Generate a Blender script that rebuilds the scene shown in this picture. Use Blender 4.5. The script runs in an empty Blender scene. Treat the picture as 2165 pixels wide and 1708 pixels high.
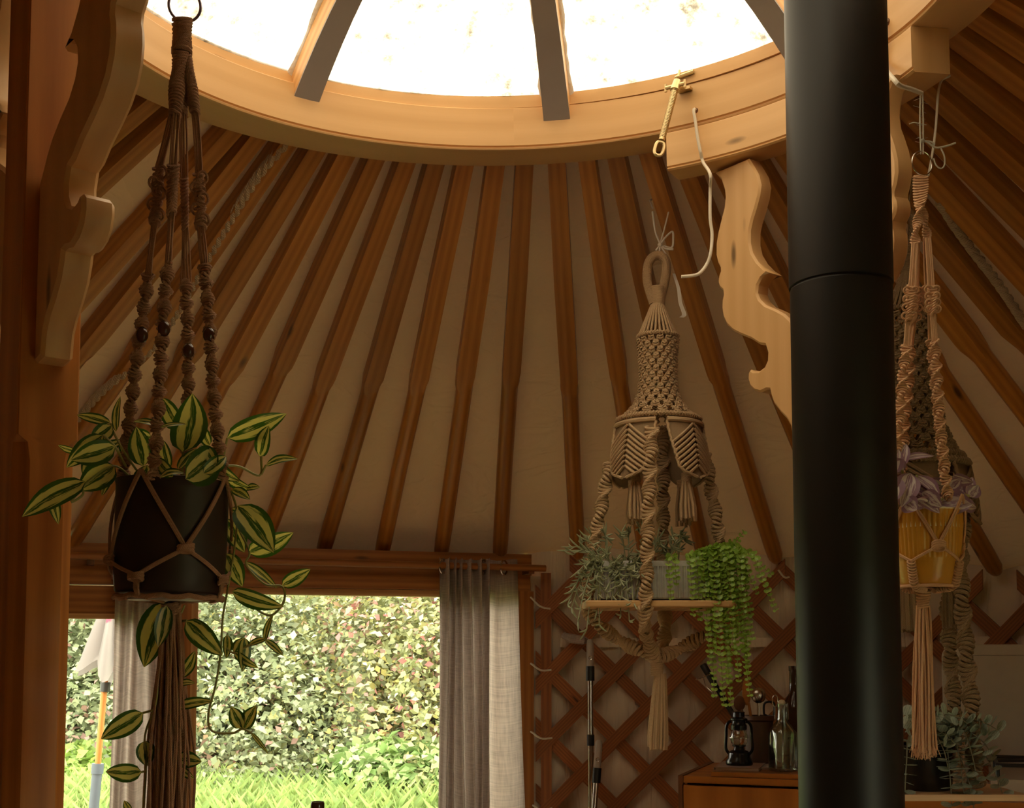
import bpy, math, random
import numpy as np
from mathutils import Vector as V, Matrix
random.seed(7)
rnd = random.uniform
PI = math.pi

# ------------------------------------------------------------------ camera
FPX, PITCH, CXP, CYP, EYE = 2600.0, math.atan(2600/35000), 1082.0, 1187.0, 1.2
sc = bpy.context.scene
cam_d = bpy.data.cameras.new('camera'); cam = bpy.data.objects.new('camera', cam_d)
sc.collection.objects.link(cam); sc.camera = cam
cam.location = (0, 0, EYE); cam.rotation_euler = (PI/2+PITCH, 0, 0)
cam_d.sensor_fit = 'HORIZONTAL'; cam_d.sensor_width = 36; cam_d.lens = 36*FPX/2165
cam_d.shift_x = 0.0; cam_d.shift_y = (CYP-854)/2165; cam_d.clip_start = .05
# ------------------------------------------------------------------ light: one bright overcast sky
world = bpy.data.worlds.new('sky'); sc.world = world; world.use_nodes = True
wb = world.node_tree.nodes['Background']
wb.inputs[0].default_value = (1.0, .92, .79, 1); wb.inputs[1].default_value = 13.0
sc.view_settings.view_transform = 'Standard'; sc.view_settings.look = 'None'
sc.view_settings.gamma = 1; sc.view_settings.use_curve_mapping = False
sc.view_settings.exposure = -0.27
sc.cycles.max_bounces = 10; sc.cycles.diffuse_bounces = 6; sc.cycles.transparent_max_bounces = 12
sc.cycles.transmission_bounces = 8; sc.cycles.caustics_reflective = False; sc.cycles.caustics_refractive = False
sc.cycles.sample_clamp_indirect = 4.0

# ------------------------------------------------------------------ helpers
def ray(px, py):
    u = (px-CXP)/FPX; w = (CYP-py)/FPX; c, s = math.cos(PITCH), math.sin(PITCH)
    return V((u, c-w*s, s+w*c))
CAM = V((0, 0, EYE))
def at(px, py, Y):
    d = ray(px, py); return CAM + d*(Y/d.y)
def onplane(px, py, p, n):
    d = ray(px, py); return CAM + d*((p-CAM).dot(n)/d.dot(n))
def mpp(Y): return Y/FPX

class G:
    def __init__(s): s.v = []; s.f = []; s.uv = []; s.col = []
    def add(s, vs, fs, uvs=None):
        b = len(s.v); s.v += [tuple(x) for x in vs]
        for i, f in enumerate(fs):
            s.f.append(tuple(b+k for k in f))
            s.uv += (uvs[i] if uvs else [(0, 0)]*len(f))
    def tube(s, pts, r, n=7, closed=False, caps=True):
        pts = [V(p) for p in pts]; m = len(pts)
        if m < 2: return
        rr = r if isinstance(r, (list, tuple)) else [r]*m
        T = []
        for i in range(m):
            a = pts[i-1] if (i > 0 or closed) else pts[i]
            b = pts[(i+1) % m] if (i < m-1 or closed) else pts[i]
            t = b-a; T.append(t.normalized() if t.length > 1e-9 else V((0, 0, 1)))
        nrm = T[0].orthogonal().normalized(); vs = []; L = [0]
        for i in range(m):
            nrm = (nrm-T[i]*nrm.dot(T[i]))
            nrm = nrm.normalized() if nrm.length > 1e-6 else T[i].orthogonal().normalized()
            bn = T[i].cross(nrm)
            for k in range(n):
                a = 2*PI*k/n
                vs.append(pts[i]+(nrm*math.cos(a)+bn*math.sin(a))*rr[i])
            if i: L.append(L[-1]+(pts[i]-pts[i-1]).length)
        fs = []; us = []
        rm = max(rr); cir = 2*PI*rm
        for i in range(m if closed else m-1):
            j = (i+1) % m
            l0, l1 = L[i], (L[j] if j else L[-1]+(pts[0]-pts[-1]).length)
            for k in range(n):
                q = (k+1) % n
                fs.append((i*n+k, i*n+q, j*n+q, j*n+k))
                us.append([(k/n*cir, l0), ((k+1)/n*cir, l0), ((k+1)/n*cir, l1), (k/n*cir, l1)])
        if caps and not closed:
            fs.append(tuple(range(n-1, -1, -1))); us.append([(0, 0)]*n)
            fs.append(tuple((m-1)*n+k for k in range(n))); us.append([(0, 0)]*n)
        s.add(vs, fs, us)
    def box(s, c, size, ex=V((1, 0, 0)), ey=None, ez=V((0, 0, 1)), taper=1.0):
        ex = V(ex).normalized(); ez = V(ez).normalized(); ey = V(ey).normalized() if ey else ez.cross(ex).normalized()
        h = [x/2 for x in size]; c = V(c); vs = []
        for z in (-1, 1):
            t = 1 if z < 0 else taper
            for x, y in ((-1, -1), (1, -1), (1, 1), (-1, 1)):
                vs.append(c+ex*x*h[0]*t+ey*y*h[1]*t+ez*z*h[2])
        fs = [(3, 2, 1, 0), (4, 5, 6, 7), (0, 1, 5, 4), (1, 2, 6, 5), (2, 3, 7, 6), (3, 0, 4, 7)]
        dims = [(0, 1), (0, 1), (0, 2), (1, 2), (0, 2), (1, 2)]; us = []
        for f, (a, b) in zip(fs, dims):
            la, lb = size[a], size[b]
            q = []
            for k in f:
                loc = vs[k]-c; ax = (ex, ey, ez)
                ca, cb = loc.dot(ax[a])+la/2, loc.dot(ax[b])+lb/2
                q.append((ca, cb) if lb >= la else (cb, ca))
            us.append(q)
        s.add(vs, fs, us)
    def lathe(s, prof, fn, n=32, a0=0, a1=2*PI, closed_prof=False, caps=False):
        """fn(r, a, z) -> point"""
        full = abs(a1-a0-2*PI) < 1e-6; m = len(prof); cols = n if full else n+1
        vs = [fn(r, a0+(a1-a0)*i/n, z) for i in range(cols) for r, z in prof]
        L = [0]
        for i in range(1, m): L.append(L[-1]+math.hypot(prof[i][0]-prof[i-1][0], prof[i][1]-prof[i-1][1]))
        R = max(p[0] for p in prof); fs = []; us = []
        for i in range(n):
            j = (i+1) % cols
            for k in range(m if closed_prof else m-1):
                q = (k+1) % m
                fs.append((i*m+k, j*m+k, j*m+q, i*m+q))
                v0, v1 = R*(a0+(a1-a0)*i/n), R*(a0+(a1-a0)*(i+1)/n)
                lq = L[q] if q else L[-1]+.03
                us.append([(L[k], v0), (L[k], v1), (lq, v1), (lq, v0)])
        if caps and not full:
            fs.append(tuple(range(m))); us.append([(p[0], p[1]) for p in prof])
            fs.append(tuple(n*m+k for k in range(m-1, -1, -1))); us.append([(p[0], p[1]) for p in prof[::-1]])
        s.add(vs, fs, us)
    def prism(s, out, O, ex, ey, ez, t, ch=0.0):
        """outline (x,y) extruded along ez by t, both faces chamfered by ch"""
        m = len(out); A = sum(out[i][0]*out[(i+1) % m][1]-out[(i+1) % m][0]*out[i][1] for i in range(m))
        if A < 0: out = out[::-1]
        def off(d):
            r = []
            for i in range(m):
                p0, p1, p2 = V((*out[i-1], 0)), V((*out[i], 0)), V((*out[(i+1) % m], 0))
                e1 = (p1-p0); e2 = (p2-p1)
                n1 = V((-e1.y, e1.x, 0)); n2 = V((-e2.y, e2.x, 0))
                n = (n1.normalized()+n2.normalized()) if n1.length and n2.length else n1+n2
                n = n.normalized() if n.length > 1e-6 else n1.normalized()
                r.append((p1.x+n.x*d, p1.y+n.y*d))
            return r
        ins = off(ch) if ch else out
        rings = ([(ins, 0), (out, ch), (out, t-ch), (ins, t)] if ch else [(out, 0), (out, t)])
        vs = []; P = [0]
        for i in range(m): P.append(P[-1]+math.hypot(out[(i+1) % m][0]-out[i][0], out[(i+1) % m][1]-out[i][1]))
        for o, z in rings:
            vs += [O+ex*x+ey*y+ez*z for x, y in o]
        fs = []; us = []
        for k in range(len(rings)-1):
            for i in range(m):
                j = (i+1) % m
                fs.append((k*m+i, k*m+j, (k+1)*m+j, (k+1)*m+i))
                z0, z1 = rings[k][1], rings[k+1][1]
                us.append([(z0, P[i]), (z0, P[i+1]), (z1, P[i+1]), (z1, P[i])])
        o0 = rings[0][0]; o1 = rings[-1][0]; b = (len(rings)-1)*m
        fs.append(tuple(range(m-1, -1, -1))); us.append([o0[i] for i in range(m-1, -1, -1)])
        fs.append(tuple(b+i for i in range(m))); us.append(list(o1))
        s.add(vs, fs, us)
    def sheet(s, rows, us=None):
        """grid of points rows[i][j]"""
        m, n = len(rows), len(rows[0]); vs = [p for r in rows for p in r]; fs = []; uu = []
        for i in range(m-1):
            for j in range(n-1):
                fs.append((i*n+j, i*n+j+1, (i+1)*n+j+1, (i+1)*n+j))
                if us: uu.append([us[i][j], us[i][j+1], us[i+1][j+1], us[i+1][j]])
                else: uu.append([(j/(n-1), i/(m-1)), ((j+1)/(n-1), i/(m-1)), ((j+1)/(n-1), (i+1)/(m-1)), (j/(n-1), (i+1)/(m-1))])
        s.add(vs, fs, uu)
    def ball(s, c, rx, ry=None, rz=None, nu=12, nv=8):
        ry = ry or rx; rz = rz or rx; c = V(c)
        prof = [(math.sin(PI*k/nv), -math.cos(PI*k/nv)) for k in range(nv+1)]
        prof[0] = (.001, -1); prof[-1] = (.001, 1)
        s.lathe(prof, lambda r, a, z: c+V((r*math.sin(a)*rx, -r*math.cos(a)*ry, z*rz)), nu)
    def mesh(s, name, mat, origin=V((0, 0, 0)), smooth=40):
        me = bpy.data.meshes.new(name)
        o = V(origin)
        vs = np.array(s.v, dtype=float).reshape(-1, 3)-np.array(o)
        me.from_pydata(vs.tolist(), [], s.f)
        ul = me.uv_layers.new(name='UVMap')
        ul.data.foreach_set('uv', np.array(s.uv, dtype=np.float32).ravel())
        me.materials.append(mat)
        if smooth:
            me.polygons.foreach_set('use_smooth', [True]*len(me.polygons))
            me.set_sharp_from_angle(angle=math.radians(smooth))
        me.update(); return me

ORG = {}
def tag(o, label=None, cat=None, group=None, kind=None):
    if label: o['label'] = label
    if cat: o['category'] = cat
    if group: o['group'] = group
    if kind: o['kind'] = kind
    return o
def thing(name, label, cat, loc, group=None):
    o = bpy.data.objects.new(name, None); sc.collection.objects.link(o); o.empty_display_size = .05
    o.location = loc; ORG[o] = V(loc); return tag(o, label, cat, group)
def part(name, g, mat, parent=None, label=None, kind=None, smooth=40):
    org = ORG[parent] if parent else V((0, 0, 0))
    o = bpy.data.objects.new(name, g.mesh(name, mat, org, smooth)); sc.collection.objects.link(o)
    if parent: o.parent = parent
    ORG[o] = org
    if label: o['label'] = label
    if kind: o['kind'] = kind
    return o
def solo(name, g, mat, label, cat, group=None, kind=None, smooth=40):
    vs = np.array(g.v); org = V(((vs[:, 0].min()+vs[:, 0].max())/2, (vs[:, 1].min()+vs[:, 1].max())/2, vs[:, 2].min()))
    o = bpy.data.objects.new(name, g.mesh(name, mat, org, smooth)); sc.collection.objects.link(o); o.location = org
    ORG[o] = org
    return tag(o, label, cat, group, kind)
def copies(name, me, mats, parent):
    """one shared mesh, one object per 4x4 world matrix"""
    inv = Matrix.Translation(-ORG[parent]); out = []
    for M_ in mats:
        o = bpy.data.objects.new(name, me); sc.collection.objects.link(o); o.parent = parent
        o.matrix_local = inv @ M_; out.append(o)
    return out
def spline(pts, n=8):
    """Catmull-Rom through pts"""
    P = [V(p) for p in pts]
    if len(P) < 3: return [P[0].lerp(P[-1], i/n) for i in range(n+1)]
    Q = [P[0]*2-P[1]]+P+[P[-1]*2-P[-2]]; out = []
    for i in range(1, len(Q)-2):
        for k in range(n):
            t = k/n; a, b, c, d = Q[i-1], Q[i], Q[i+1], Q[i+2]
            out.append(.5*((2*b)+(c-a)*t+(2*a-5*b+4*c-d)*t*t+(3*b-a-3*c+d)*t**3))
    out.append(P[-1]); return out
def resample(pts, step):
    P = [V(p) for p in pts]; L = [0]
    for i in range(1, len(P)): L.append(L[-1]+(P[i]-P[i-1]).length)
    n = max(2, int(round(L[-1]/step))); out = []; k = 0
    for i in range(n+1):
        d = L[-1]*i/n
        while k < len(P)-2 and L[k+1] < d: k += 1
        f = (d-L[k])/max(1e-9, L[k+1]-L[k]); out.append(P[k].lerp(P[k+1], f))
    return out
def sinnet(g, pts, pitch, a, b, rc, twist=36, nseg=10, ns=5, ph=0.0):
    """chain of half knots turning round its core cords"""
    P = resample(pts, pitch)
    g.tube(P, b*.95, 6)
    for k in range(len(P)):
        t = (P[min(k+1, len(P)-1)]-P[max(k-1, 0)]).normalized()
        e1 = t.cross(V((0, 1, 0)) if abs(t.y) < .8 else V((1, 0, 0))).normalized(); e2 = t.cross(e1)
        w = math.radians(twist*k)+ph; f1 = e1*math.cos(w)+e2*math.sin(w); f2 = t.cross(f1)
        g.tube([P[k]+f1*a*math.cos(x)+f2*b*math.sin(x)+t*(.55*pitch*math.sin(x)*1.2)
                for x in [2*PI*i/nseg for i in range(nseg)]], rc, ns, closed=True)
def cords(g, p0, p1, n, r, spread, sag=0.0, flat=True, ns=5, tail=0.0, seg=5):
    """n cords side by side from p0 to p1; spread = (half width at start, at end)"""
    p0, p1 = V(p0), V(p1); t = (p1-p0).normalized(); e = V((1, 0, 0)); d = V((0, 1, 0))
    for k in range(n):
        if flat: o = e*((k+.5)/n*2-1)+d*rnd(-.25, .25)
        else:
            an = 2.4*k; rr = math.sqrt((k+.5)/n); o = e*math.cos(an)*rr+d*math.sin(an)*rr
        w = V((rnd(-1, 1), rnd(-1, 1), 0))*sag
        end = p1+V((0, 0, -1))*rnd(0, tail)
        g.tube([p0.lerp(end, i/seg)+o*(spread[0]+(spread[1]-spread[0])*(i/seg)**1.3)+w*math.sin(PI*i/seg) for i in range(seg+1)], r, ns)

# ------------------------------------------------------------------ materials
class NT:
    def __init__(s, name):
        s.m = bpy.data.materials.new(name); s.m.use_nodes = True; s.t = s.m.node_tree; s.t.nodes.clear()
        s.out = s.n('ShaderNodeOutputMaterial')
    def n(s, typ, ins=None, **kw):
        x = s.t.nodes.new(typ)
        for k, v in kw.items(): setattr(x, k, v)
        for k, v in (ins or {}).items(): s.set(x, k, v)
        return x
    def set(s, x, k, v):
        i = x.inputs[k]
        if hasattr(v, 'is_output') or isinstance(v, bpy.types.NodeSocket): s.t.links.new(v, i)
        else:
            if isinstance(v, (tuple, list)) and len(v) == 3 and i.type == 'RGBA': v = (*v, 1)
            i.default_value = v
    def math(s, op, a, b=0.0, c=None):
        x = s.n('ShaderNodeMath', operation=op); s.set(x, 0, a); s.set(x, 1, b)
        if c is not None: s.set(x, 2, c)
        return x.outputs[0]
    def ramp(s, fac, stops):
        x = s.n('ShaderNodeValToRGB', {'Fac': fac}); e = x.color_ramp.elements
        while len(e) < len(stops): e.new(.5)
        for q, (p, c) in zip(e, stops): q.position = p; q.color = (*c, 1)
        return x.outputs[0]
    def mix(s, f, a, b, typ='MIX'):
        x = s.n('ShaderNodeMix', data_type='RGBA', blend_type=typ); s.set(x, 0, f); s.set(x, 6, a); s.set(x, 7, b); return x.outputs[2]
    def noise(s, vec, scale, detail=3, rough=.5, dist=0):
        return s.n('ShaderNodeTexNoise', {'Vector': vec, 'Scale': scale, 'Detail': detail, 'Roughness': rough, 'Distortion': dist}).outputs[0]
    def coord(s, which='Object'): return s.n('ShaderNodeTexCoord').outputs[which]
    def mapping(s, vec, scale, loc=(0, 0, 0)): return s.n('ShaderNodeMapping', {'Vector': vec, 'Scale': scale, 'Location': loc}).outputs[0]
    def rand(s): return s.n('ShaderNodeObjectInfo').outputs['Random']
    def bump(s, h, dist, st=1.0): return s.n('ShaderNodeBump', {'Height': h, 'Distance': dist, 'Strength': st}).outputs[0]
    def bsdf(s, col, rough=.5, metal=0, spec=.5, nrm=None, **kw):
        x = s.n('ShaderNodeBsdfPrincipled', {'Base Color': col, 'Roughness': rough, 'Metallic': metal, 'Specular IOR Level': spec})
        if nrm is not None: s.set(x, 'Normal', nrm)
        for k, v in kw.items(): s.set(x, k.replace('_', ' '), v)
        return x.outputs[0]
    def done(s, sh): s.t.links.new(sh, s.out.inputs[0]); return s.m
    def mixs(s, f, a, b): 
        x = s.n('ShaderNodeMixShader'); s.set(x, 0, f); s.set(x, 1, a); s.set(x, 2, b); return x.outputs[0]

def wood(name, dark, light, rough=.45, across=70, along=2.2, vary=.25, knots=True, spec=.4, uv=True):
    t = NT(name); r = t.rand()
    base = t.coord('UV' if uv else 'Object')
    off = t.n('ShaderNodeCombineXYZ', {0: t.math('MULTIPLY', r, 13.0), 1: t.math('MULTIPLY', r, 29.0), 2: r}).outputs[0]
    vec = t.n('ShaderNodeVectorMath', {0: base, 1: off}, operation='ADD').outputs[0]
    gv = t.mapping(vec, (across, along, 1 if uv else across))
    wave = t.n('ShaderNodeTexWave', {'Vector': t.mapping(vec, (across*.55, along*.5, across*.55)), 'Scale': .5, 'Distortion': 5.0, 'Detail': 2.5, 'Detail Scale': .7}, bands_direction='X').outputs[1]
    fine = t.noise(gv, 3.0, 4, .6)
    f = t.math('ADD', t.math('MULTIPLY', wave, .38), t.math('MULTIPLY', fine, .62))
    col = t.ramp(f, [(.2, dark), (.75, light)])
    if knots:
        kn = t.n('ShaderNodeTexVoronoi', {'Vector': t.mapping(vec, (9, 2.4, 9)), 'Scale': 1.0}).outputs[0]
        col = t.mix(t.ramp(kn, [(.035, (1, 1, 1)), (.085, (0, 0, 0))]), col, tuple(x*.3 for x in dark))
    hv = t.n('ShaderNodeHueSaturation', {'Color': col, 'Value': t.math('ADD', t.math('MULTIPLY', r, vary), 1-vary/2)}).outputs[0]
    return t.done(t.bsdf(hv, rough, 0, spec, t.bump(f, .0006, .5)))
def plain(name, col, rough=.5, metal=0, spec=.5, vary=.06, scale=30, bump=0.0):
    t = NT(name); n = t.noise(t.coord('Object'), scale, 3)
    c = t.n('ShaderNodeHueSaturation', {'Color': (*col, 1), 'Value': t.math('ADD', t.math('MULTIPLY', n, vary*2), 1-vary)}).outputs[0]
    return t.done(t.bsdf(c, rough, metal, spec, t.bump(n, bump, .6) if bump else None))
def rope(name, col, turns=3.0, per_m=160.0, depth=.0006, circ=.012):
    """twisted cord: strands wind round the tube"""
    t = NT(name); x = t.n('ShaderNodeSeparateXYZ', {0: t.coord('UV')})
    ph = t.math('ADD', t.math('MULTIPLY', x.outputs[0], turns*2*PI/circ), t.math('MULTIPLY', x.outputs[1], per_m*2*PI))
    s = t.math('ABSOLUTE', t.math('SINE', ph)); n = t.noise(t.coord('Object'), 260, 3)
    c = t.mix(t.math('MULTIPLY', t.math('ADD', s, n), .5), tuple(k*.62 for k in col), col)
    return t.done(t.bsdf(c, .9, 0, .1, t.bump(t.math('ADD', s, t.math('MULTIPLY', n, .6)), depth, .8)))
def cloth(name, col, trans=.0, wrinkle=.0, weave=0.0, wscale=3.0, fold=None):
    t = NT(name); uv = t.coord('UV'); ob = t.coord('Object')
    n1 = t.noise(ob, 2.2, 3); h = t.math('MULTIPLY', n1, 1.0)
    if wrinkle:
        w = t.n('ShaderNodeTexNoise', {'Vector': t.mapping(ob, fold or (2.5, 2.5, 7.0)), 'Scale': wscale, 'Detail': 2.5, 'Distortion': 1.4}).outputs[0]
        h = t.math('MULTIPLY', t.math('ABSOLUTE', t.math('SUBTRACT', w, .5)), 2.0)
    c = t.mix(n1, tuple(k*.86 for k in col), tuple(min(1, k*1.08) for k in col))
    if weave:
        wx = t.noise(t.mapping(uv, (weave, weave*.07, 1)), 1.0, 2); wy = t.noise(t.mapping(uv, (weave*.07, weave, 1)), 1.0, 2)
        wv = t.math('ADD', wx, wy); c = t.mix(t.ramp(t.math('MULTIPLY', wv, .5), [(.35, (0, 0, 0)), (.62, (1, 1, 1))]), tuple(k*.66 for k in col), c)
    nr = t.bump(h, wrinkle, .9) if wrinkle else None
    a = t.bsdf(c, .95, 0, .05, nr)
    if trans:
        a = t.mixs(trans, a, t.n('ShaderNodeBsdfTranslucent', {'Color': c}).outputs[0])
    return t.done(a)
def leafmat(name, dark, pale, bands=((.0, .05), (.30, .62)), trans=.4, rough=.3, noise=.5, spec=.5, under=None):
    """stripes run along the blade: u across (0..1), v along"""
    t = NT(name); x = t.n('ShaderNodeSeparateXYZ', {0: t.coord('UV')}); r = t.rand()
    n = t.noise(t.mapping(t.coord('UV'), (9, 2.0, 1), (0, 0, 0)), 1.6, 3)
    off = t.n('ShaderNodeCombineXYZ', {0: t.math('MULTIPLY', r, 40.0), 1: t.math('MULTIPLY', r, 17.0)}).outputs[0]
    n = t.noise(t.n('ShaderNodeVectorMath', {0: t.mapping(t.coord('UV'), (10, 2.0, 1)), 1: off}, operation='ADD').outputs[0], 1.3, 3)
    d = t.math('ABSOLUTE', t.math('SUBTRACT', t.math('MULTIPLY', x.outputs[0], 2.0), 1.0))
    d = t.math('ADD', d, t.math('MULTIPLY', t.math('SUBTRACT', n, .5), noise))
    st = [(0, dark)]
    for a, b in bands: st += [(max(0, a-.03), dark), (a+.03, pale), (b-.03, pale), (b+.04, dark)]
    c = t.ramp(d, st[-8:] if len(st) > 8 else st)
    if under: c = t.mix(t.n('ShaderNodeNewGeometry').outputs['Backfacing'], c, under)
    a = t.bsdf(c, rough, 0, spec, t.bump(d, .0008, .4))
    tr = t.n('ShaderNodeBsdfTranslucent', {'Color': t.mix(1.0, c, (1.0, 1.0, .55), 'MULTIPLY')}).outputs[0]
    return t.done(t.mixs(trans, a, tr))
def glassy(name, col, clear=.8, rough=.03):
    t = NT(name)
    g = t.n('ShaderNodeBsdfGlossy', {'Color': (1, 1, 1), 'Roughness': rough}).outputs[0]
    tr = t.n('ShaderNodeBsdfTransparent', {'Color': col}).outputs[0]
    fr = t.n('ShaderNodeFresnel', {'IOR': 1.45}).outputs[0]
    return t.done(t.mixs(t.math('ADD', t.math('MULTIPLY', fr, .8), 1-clear if clear < 1 else 0.0), tr, g))
def vcol(name, rough=.6, trans=.3):
    t = NT(name); c = t.n('ShaderNodeVertexColor', layer_name='Col').outputs[0]
    a = t.bsdf(c, rough, 0, .3)
    return t.done(t.mixs(trans, a, t.n('ShaderNodeBsdfTranslucent', {'Color': c}).outputs[0]))

PINES = wood('smooth_laminated_pine', (.64, .37, .15), (.71, .43, .19), .42, 26, .9, .04, knots=True)
PINE = wood('golden_pine', (.52, .26, .085), (.70, .40, .16), .42, 60, 1.6)
RIBW = wood('honey_brown_pole_wood', (.36, .13, .018), (.52, .215, .036), .36, 60, 2.4, .35)
SLATW = wood('reddish_lattice_wood', (.20, .06, .015), (.36, .12, .03), .5, 60, 2.4, .3)
FRAMEW = wood('brown_window_timber', (.26, .09, .018), (.42, .16, .035), .4, 50, 2.0, .15)
POSTW = wood('orange_post_wood', (.38, .13, .026), (.56, .22, .05), .42, 45, 1.4, .1, knots=False)
CABW = wood('orange_cabinet_veneer', (.36, .12, .02), (.52, .19, .035), .35, 14, 1.0, .1, knots=False)
DARKW = wood('dark_brown_wood', (.10, .035, .012), (.2, .07, .022), .45, 40, 2, .1, knots=False)
BOARDW = wood('pale_board_wood', (.45, .24, .09), (.68, .42, .19), .4, 50, 2, .1, knots=False)
FLOORW = wood('limed_floor_board_wood', (.56, .44, .31), (.74, .61, .45), .4, 30, 1.5, .3)
HAZEGREY = plain('haze_grey_beam', (.34, .31, .30), .6, vary=.1, scale=12)  # grey of lens haze put into the colour
CANVAS = cloth('cream_roof_canvas', (.85, .62, .33), .003, .009, 0, 2.2)
WALLC = cloth('cream_wall_canvas', (.80, .66, .50), 0, .012, 0, 2.0, (6, 6, .9))
LINEN = cloth('oatmeal_linen', (.58, .47, .41), .22, 0, 260)
LINENT = cloth('sheer_oatmeal_linen', (.66, .54, .47), .5, 0, 190)
BROWNROPE = rope('brown_macrame_cord', (.50, .28, .17), 2, 300, .0004, .01)
TANROPE = rope('tan_macrame_rope', (.70, .48, .28), 3, 150, .001, .022)
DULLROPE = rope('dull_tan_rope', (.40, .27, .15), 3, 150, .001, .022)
PEACHROPE = rope('peach_cotton_cord', (.86, .52, .30), 2, 260, .0004, .01)
WHITEROPE = rope('white_braided_rope', (.66, .50, .32), 3, 90, .002, .05)
TWINE = rope('pale_hairy_twine', (.72, .66, .52), 2, 260, .0005, .01)
CORDW = plain('off_white_cord_sheath', (.66, .58, .46), .6)
RIBBON = plain('white_ribbon_cloth', (.75, .68, .58), .9)
BLACKM = plain('matt_black_stove_enamel', (.006, .005, .004), .46, 0, .4, .15, 6)
BLACK = plain('black_plastic', (.012, .011, .011), .4)
BLACKENAMEL = plain('glossy_black_enamel', (.012, .012, .012), .2)
STEEL = plain('polished_steel', (.62, .58, .52), .22, 1)
BRASS = plain('dull_brass', (.62, .48, .26), .38, 1)
ZINC = plain('grey_galvanised_zinc', (.62, .60, .59), .4, .25, .5, .25, 60)
RINGM = plain('purple_grey_ring_metal', (.28, .22, .3), .35, .8)
GREYPL = plain('grey_plastic', (.45, .38, .32), .45)
POTDARK = plain('dark_brown_glaze', (.028, .013, .007), .5, 0, .5, .2, 18)
YELLOW = plain('mustard_glaze', (.62, .30, .035), .3, 0, .5, .08, 18)
YELLOWRIM = plain('cream_glaze_rim', (.8, .68, .45), .3)
BEAD = plain('dark_glossy_wooden_bead', (.07, .022, .012), .14)
SOIL = plain('dark_potting_soil', (.03, .02, .012), .95, bump=.004, scale=90)
STEM = plain('pale_green_stem', (.36, .36, .10), .5)
STEMB = plain('greyish_brown_stem', (.22, .2, .12), .6)
PHILO = leafmat('cream_striped_green_leaf', (.045, .12, .018), (.74, .70, .26), ((.0, .03), (.22, .66)), .45, .25, .55)
BUTTON = leafmat('bright_green_button_leaf', (.26, .46, .06), (.42, .60, .13), ((.05, .3), (.5, .8)), .4, .35, .3)
NEEDLE = leafmat('sage_green_needle_leaf', (.44, .47, .30), (.54, .55, .38), ((.05, .3), (.5, .8)), .25, .5, .2)
EUCA = leafmat('dusty_blue_green_leaf', (.3, .37, .3), (.46, .52, .42), ((.05, .3), (.5, .8)), .2, .5, .6)
TRAD = leafmat('white_and_lilac_striped_leaf', (.30, .17, .24), (.66, .57, .56), ((.02, .1), (.25, .55)), .2, .35, .6, .5, (.32, .10, .22))
TERRA = plain('brown_stoneware', (.12, .05, .025), .5)
PAPER = plain('cream_page_edges', (.66, .52, .42), .8)
BOOKC = plain('tan_book_cover', (.42, .27, .19), .6)
ENAMEL = plain('cream_enamel_panel', (.42, .34, .25), .4)
TAN = plain('tan_card_box', (.52, .34, .2), .6)
CLEARG = glassy('clear_bottle_glass', (.86, .9, .84), .93)
WINDOWG = glassy('window_glass', (.97, .99, .97), 1.0)
BROWNG = plain('brown_bottle_glass', (.05, .02, .008), .1)
LAMPG = glassy('lantern_chimney_glass', (.95, .9, .8), .9)
FOAM = plain('white_sealing_foam', (.8, .78, .74), .9, bump=.01, scale=40)
SLATE = plain('slate_blue_plastic', (.07, .085, .11), .5)
BOUNCECUT = cloth('bounce_cutting_brown_lining', (.26, .16, .09), 0, .02, 0, 2.0, (6, 6, .9))  # dark lining for the unseen rear walls, chosen to soak up bounced light
def panemat():
    t = NT('weathered_skylight_sheet'); ob = t.coord('Object')
    haze = t.noise(ob, 7.0, 6, .7); spot = t.n('ShaderNodeTexNoise', {'Vector': ob, 'Scale': 26.0, 'Detail': 4, 'Roughness': .7}).outputs[0]
    dirt = t.ramp(t.math('ADD', t.math('MULTIPLY', haze, .45), t.math('MULTIPLY', spot, .55)), [(.47, (1, .98, .95)), (.565, (.60, .58, .52)), (.64, (.22, .20, .17))])
    tr = t.n('ShaderNodeBsdfTransparent', {'Color': t.mix(1.0, dirt, (.25, .235, .195), 'MULTIPLY')}).outputs[0]
    tl = t.n('ShaderNodeBsdfTranslucent', {'Color': t.mix(1.0, dirt, (.48, .45, .38), 'MULTIPLY')}).outputs[0]
    return t.done(t.mixs(.3, tr, tl))
PANE = panemat()

# ================================================================== SETTING
RC = V((.0052, 1.951, EYE+1.08)); RN = V((-.0261, -.0534, 1)).normalized()
RX = (V((1, 0, 0))-RN*RN.x).normalized(); RY = RN.cross(RX)
RIN, ROUT, RW = .716, .822, 2.29
def ringp(r, a, h): return RC+RX*(r*math.sin(a))+RY*(r*math.cos(a))+RN*h
def lerpt(x, tab):
    if x <= tab[0][0]: return tab[0][1]
    for (a, b), (c, d) in zip(tab, tab[1:]):
        if x <= c: return b+(d-b)*(x-a)/(c-a)
    return tab[-1][1]
def zwall(adeg): return EYE+lerpt(adeg, [(-180, .26), (-60, .31), (-36, .325), (8, .322), (22, .297), (40, .232), (70, .225), (180, .26)])
def wallp(a, z, r=RW): return V((RC.x+r*math.sin(a), RC.y+r*math.cos(a), z))
rad = math.radians
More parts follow.
